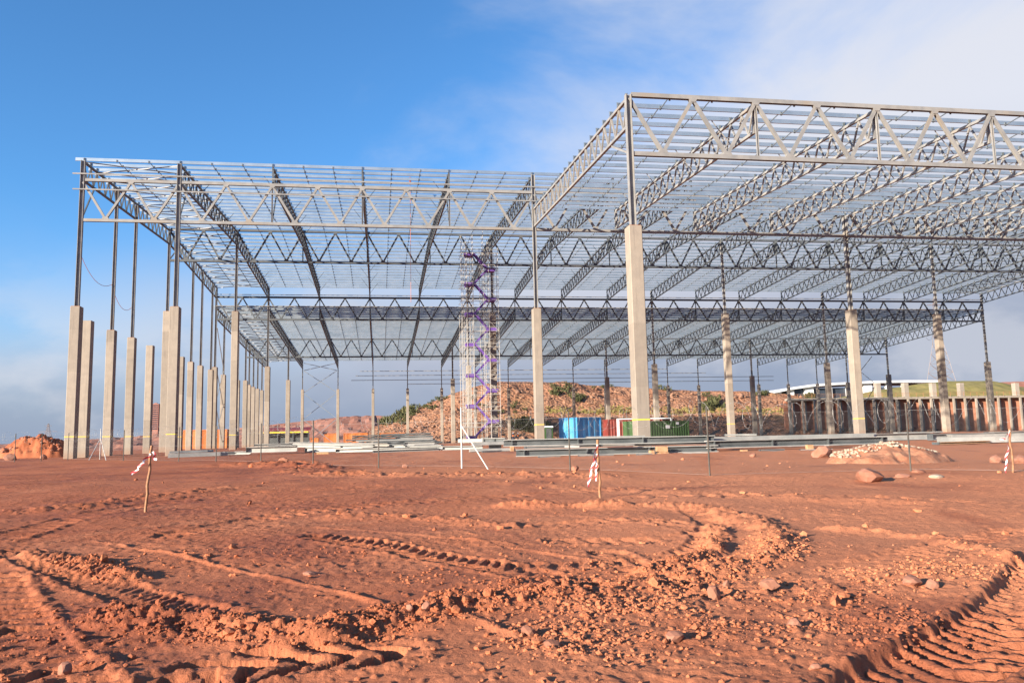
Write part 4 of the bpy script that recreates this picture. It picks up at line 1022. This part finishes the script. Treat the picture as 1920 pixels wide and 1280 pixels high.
def stake(px, py, top, label, r, tapes):
    p = hit(px, py); h = (py - top[1]) / FPX * (p - CAM).dot(_f); lean = (top[0] - px) / FPX * (p - CAM).dot(_f) + .028 * h
    o = thing('marker_stake', label, 'stake', (p.x, p.y, gh(p.x, p.y) - .02), 'marker stakes'); m = MB(); n = 9
    pts = [Vector((lean * t / n * .6 + .012 * math.sin(t * 2.1 + px), .02 * math.sin(t * 1.3), -.1 + (h + .12) * t / n)) for t in range(n + 1)]
    m.poly(pts, r, 8); m.tube(pts[-1], pts[-1] + Vector((0, 0, .004)), r * .97, 8); m.build('pole', 'stake_wood', o, smooth=True)
    for T_ in tapes: tape(o, [pts[-1] * 1.0 + Vector(q) for q in T_])
def hang(x0, z0, dx, dz, n=10, y=-.05, sag=.06, wig=.03):
    return [(x0 + dx * t / n + wig * math.sin(t * 1.9), y + .02 * math.sin(t * 1.1), z0 + dz * t / n - sag * math.sin(math.pi * t / n)) for t in range(n + 1)]
stake(272, 961, (281, 838), 'wooden stake with a short striped tape, left foreground', .028, [hang(-.02, -.16, -.34, -.42, sag=.02), hang(.03, -.12, .08, -.16, 5)])
stake(1126, 931, (1118, 823), 'wooden stake with tattered striped tape in front of the steel stacks', .03, [hang(-.03, -.10, -.24, -.92, wig=.02, sag=.0), hang(-.05, -.3, -.04, -.6, wig=.02, sag=0)])
stake(1901, 886, (1896, 804), 'wooden stake with striped tape at the right edge', .03, [hang(-.03, -.05, -.3, -.25, 6), hang(-.06, -.1, -.24, -1.15, wig=.03, sag=0)])

# ------------------------------------------------------------------ heaps and boulders
def heap(px, base, w, dep, h, mat, label, name='earth_heap', seed=1, skew=0., n=90):
    c = hit(px, base); cx, cy = c.x, c.y + dep * .4
    a = np.linspace(-1.25, 1.25, n); Xh, Yh = np.meshgrid(a, a); r = np.hypot(Xh - skew * .25 * (1 - np.hypot(Xh, Yh)), Yh)
    r = r * (1 + .16 * vn(np.arctan2(Yh, Xh) * 2 + 9, r * 0, 1., seed))
    Zh = h * np.clip(1 - r, 0, 1) ** 1.05; Zh = h * (1 - np.exp(-Zh / h * 1.6)) / (1 - math.exp(-1.6))
    wx = cx + Xh * w / 2; wy = cy + Yh * dep / 2
    k = np.clip(Zh / h * 4, 0, 1)
    Zh = Zh + k * (.34 * h * fbm(wx, wy, w * .16, 5, .6, seed=seed) + .05 * h * fbm(wx, wy, w * .04, 3, .6, seed=seed + 3)) - .12 * (1 - k) ** 2
    me = grid_mesh(name, wx, wy, gbase(wx, wy) + Zh, mat, True); o = put(name, me); tag(o, label, 'heap')
    return cx, cy, lambda x, y: None, wx, wy, gbase(wx, wy) + Zh
cx, cy, _, wx, wy, wz = heap(1712, 868, 5.0, 3.4, .66, 'rubble_soil', 'red earth heap capped with pale stones, right middle distance', seed=4)
r = np.random.default_rng(3); S_ = []
zl = wz - gbase(wx, wy)
for _ in range(2600):
    i, j = r.integers(0, wx.shape[0]), r.integers(0, wx.shape[1])
    x, y = wx[i, j], wy[i, j]; u_ = (x - cx) / 2.5
    band = (.20 < zl[i, j]) and (abs(zl[i, j] - (.60 - .42 * abs(u_))) < .12) and y > cy - .55
    if band: S_.append((x, y, wz[i, j] + .02))
S_ = np.array(S_[:420])
scatter('pale_stones', 'pale_stone', S_[:, 0], S_[:, 1], S_[:, 2], .03 + .055 * r.random(len(S_)), 'pale broken stones capping the red earth heap', 8)
cx, cy, _, wx, wy, wz = heap(52, 858, 7.6, 6., 2.15, 'soil', 'dark red earth heap left of the front corner column', seed=9)
ii = r.integers(0, wx.size, 300); k = (wz - gbase(wx, wy)).ravel()[ii] > .2
scatter('heap_rocks', 'pink_stone', wx.ravel()[ii][k], wy.ravel()[ii][k], wz.ravel()[ii][k], .05 + .2 * r.random(k.sum()) ** 2, 'rocks lying on the left earth heap', 9)
heap(825, 826, 6.5, 4., .95, 'soil', 'low dark earth heap left of the stair tower foot', seed=14)
heap(560, 872, 3., 1.2, .22, 'soil', 'low rubble bank at the fence, left of centre', seed=19)
def boulder(px, py, wpx, hpx, mat, label, seed, name='boulder'):
    p = hit(px, py); dist = (p - CAM).dot(_f); w = wpx / FPX * dist; h = hpx / FPX * dist
    import bmesh
    bm = bmesh.new(); bmesh.ops.create_icosphere(bm, subdivisions=2, radius=1); rr_ = random.Random(seed)
    planes = [(Vector((rr_.gauss(0, 1), rr_.gauss(0, 1), rr_.gauss(0, .8))).normalized(), rr_.uniform(.55, .85)) for _ in range(9)]
    for v in bm.verts:
        for n_, d_ in planes:
            e_ = v.co.dot(n_) - d_
            if e_ > 0: v.co -= n_ * e_ * .92
        v.co += Vector((rr_.gauss(0, .02), rr_.gauss(0, .02), rr_.gauss(0, .02)))
        v.co = Vector((v.co.x * w / 1.5, v.co.y * w / 1.7, v.co.z * h / 1.35))
    me = bpy.data.meshes.new(name); bm.to_mesh(me); bm.free(); me.materials.append(MATS[mat])
    o = put(name, me, None, (p.x, p.y, gh(p.x, p.y) + h * .30)); tag(o, label, 'rock', 'rocks on the site')
BL = [(1631, 901, 42, 27, 'pink_stone', 'large pale pink boulder in front of the stone heap'), (1542, 858, 34, 22, 'pink_stone', 'squarish pink boulder left of the stone heap'), (1583, 858, 20, 12, 'pink_stone', 'rounded pinkish rock touching the left foot of the stone heap'), (1757, 896, 24, 7, 'pale_stone', 'white flat rock right of the rightmost fence post'),
      (1690, 894, 26, 7, 'pink_stone', 'pale pink rock at the foot of the rightmost fence post'), (1722, 888, 20, 7, 'pink_stone', 'rounded rock just right of the rightmost fence post'), (1445, 1094, 32, 18, 'pink_stone', 'smooth pink stone with a long shadow, right foreground'), (1338, 1112, 24, 24, 'pink_stone', 'upright stone beside the clod bank, right foreground'), (1362, 1090, 14, 14, 'pink_stone', 'small stone above the upright stone'),
      (990, 1196, 26, 18, 'pink_stone', 'stone in the bottom centre foreground'), (1266, 1206, 32, 18, 'pink_stone', 'rounded stone at the bottom right of centre'), (800, 1165, 16, 16, 'pink_stone', 'grey pebble in the clod bank left of centre'), (768, 1168, 14, 10, 'pink_stone', 'small pebble beside the grey pebble'), (1712, 1092, 34, 16, 'pink_stone', 'left of two orange stones near the right clod bank'), (1745, 1094, 24, 16, 'pink_stone', 'right of two orange stones near the right clod bank'),
      (1035, 1222, 30, 14, 'pink_stone', 'flat stone near the bottom edge right of centre'), (1487, 1168, 26, 20, 'pink_stone', 'round stone half sunk in the rough soil, right foreground'), (122, 1262, 22, 22, 'pink_stone', 'orange clod standing in the bottom left corner'), (1078, 883, 14, 10, 'pink_stone', 'small dark backed rock at a fence post foot'), (760, 875, 10, 8, 'pink_stone', 'small grey rock on the far bank'), (583, 1076, 24, 7, 'pink_stone', 'flat sliver of rock in the left middle ground'), (1411, 857, 12, 8, 'pink_stone', 'small leaning rock in front of the right girder'), (1868, 866, 22, 14, 'pink_stone', 'pinkish rock left of the right hand stake'), (1910, 868, 26, 16, 'pink_stone', 'rock at the right picture edge behind the stake'), (20, 862, 20, 12, 'pink_stone', 'leftmost rock below the dark heap'), (80, 860, 12, 9, 'pink_stone', 'rock at the right foot of the dark heap'), (532, 872, 16, 12, 'pink_stone', 'yellowish rock on the far bank left of centre'), (1530, 1256, 18, 10, 'pink_stone', 'small stone at the bottom right beside the tyre track')]
for i, b_ in enumerate(BL): boulder(*b_, seed=i + 40)

# ------------------------------------------------------------------ loose soil crumbs
def crumbs(n, seed, lo, hi, dmax, rough_only, label, name):
    r = np.random.default_rng(seed); th = YAW + (r.random(n) * 2 - 1) * R_(40); dd = 4.6 + (dmax - 4.6) * r.random(n) ** 1.7
    x = CAM.x + dd * np.sin(th); y = CAM.y + dd * np.cos(th); m = rough_mask(x, y)
    pt = np.clip(m * .75 * (.25 + 1.5 * np.clip(.5 + fbm(x, y, .7, 3, seed=79) * 1.5, 0, 1)) + rough_only * (fbm(x, y, 2.0, 3, seed=77) > .12), 0, 1); k = r.random(n) < pt + .02
    x, y, dd = x[k], y[k], dd[k]; sz = (lo + (hi - lo) * r.random(len(x)) ** 5) * (1 + dd * .015)
    scatter(name, 'soil', x, y, gheight(x, y) + sz * .18, sz, label, seed + 1, .75)
crumbs(170000, 21, .0035, .024, 12, .10, 'loose red soil crumbs on the churned foreground', 'soil_crumbs')
crumbs(4500, 25, .012, .065, 40, .10, 'scattered red clods on the middle ground', 'soil_clods')

# ------------------------------------------------------------------ worker in an orange vest far behind the columns
def worker(px, py, Y_, label, h=1.75):
    b = atY(px, py, Y_); z0 = gz(b.x, Y_); o = thing('person', label, 'person', (b.x, Y_, z0), None, R_(20))
    def skin(name, joints, edges, mat):
        me = bpy.data.meshes.new(name); me.from_pydata([j[:3] for j in joints], edges, []); ob = put(name, me, o)
        md = ob.modifiers.new('skin', 'SKIN'); me.skin_vertices.new() if not me.skin_vertices else None
        for i, j in enumerate(joints): me.skin_vertices[0].data[i].radius = (j[3], j[4] if len(j) > 4 else j[3])
        me.skin_vertices[0].data[0].use_root = True
        sb = ob.modifiers.new('sub', 'SUBSURF'); sb.levels = 1; sb.render_levels = 2; me.materials.append(MATS[mat]); return ob
    J = [(0, 0, .95, .16, .12), (0, 0, 1.2, .15, .11), (0, 0, 1.42, .18, .11), (0, 0, 1.52, .06), (0, 0, 1.62, .09, .10), (0, 0, 1.74, .07),
         (.10, 0, .9, .09), (.11, -.02, .5, .065), (.11, .0, .09, .05), (.11, -.13, .04, .04), (-.10, 0, .9, .09), (-.12, .04, .5, .065), (-.12, .06, .09, .05), (-.12, -.07, .04, .04),
         (.21, 0, 1.42, .06), (.27, -.02, 1.14, .045), (.26, -.15, .92, .035), (.26, -.22, .85, .03), (-.21, 0, 1.42, .06), (-.27, .0, 1.14, .045), (-.27, -.1, .9, .035), (-.27, -.15, .82, .03)]
    E_ = [(0, 1), (1, 2), (2, 3), (3, 4), (4, 5), (0, 6), (6, 7), (7, 8), (8, 9), (0, 10), (10, 11), (11, 12), (12, 13), (2, 14), (14, 15), (15, 16), (16, 17), (2, 18), (18, 19), (19, 20), (20, 21)]
    skin('body', J, E_, 'navy')
    skin('vest', [(0, 0, .93, .19, .145), (0, 0, 1.2, .18, .14), (0, 0, 1.43, .20, .135)], [(0, 1), (1, 2)], 'vest')
    m = MB(); m.sweep((0, 0, 1.70), (0, 0, 1.80), [(math.cos(a) * .13, math.sin(a) * .15) for a in np.linspace(0, 6.28, 11)[:-1]], prof1=[(math.cos(a) * .06, math.sin(a) * .07) for a in np.linspace(0, 6.28, 11)[:-1]]); m.build('helmet', 'bwhite', o)
worker(962, 812, 84, 'worker in an orange vest standing beyond the stair tower')
worker(971, 812, 88, 'second worker in an orange vest right of the other one')
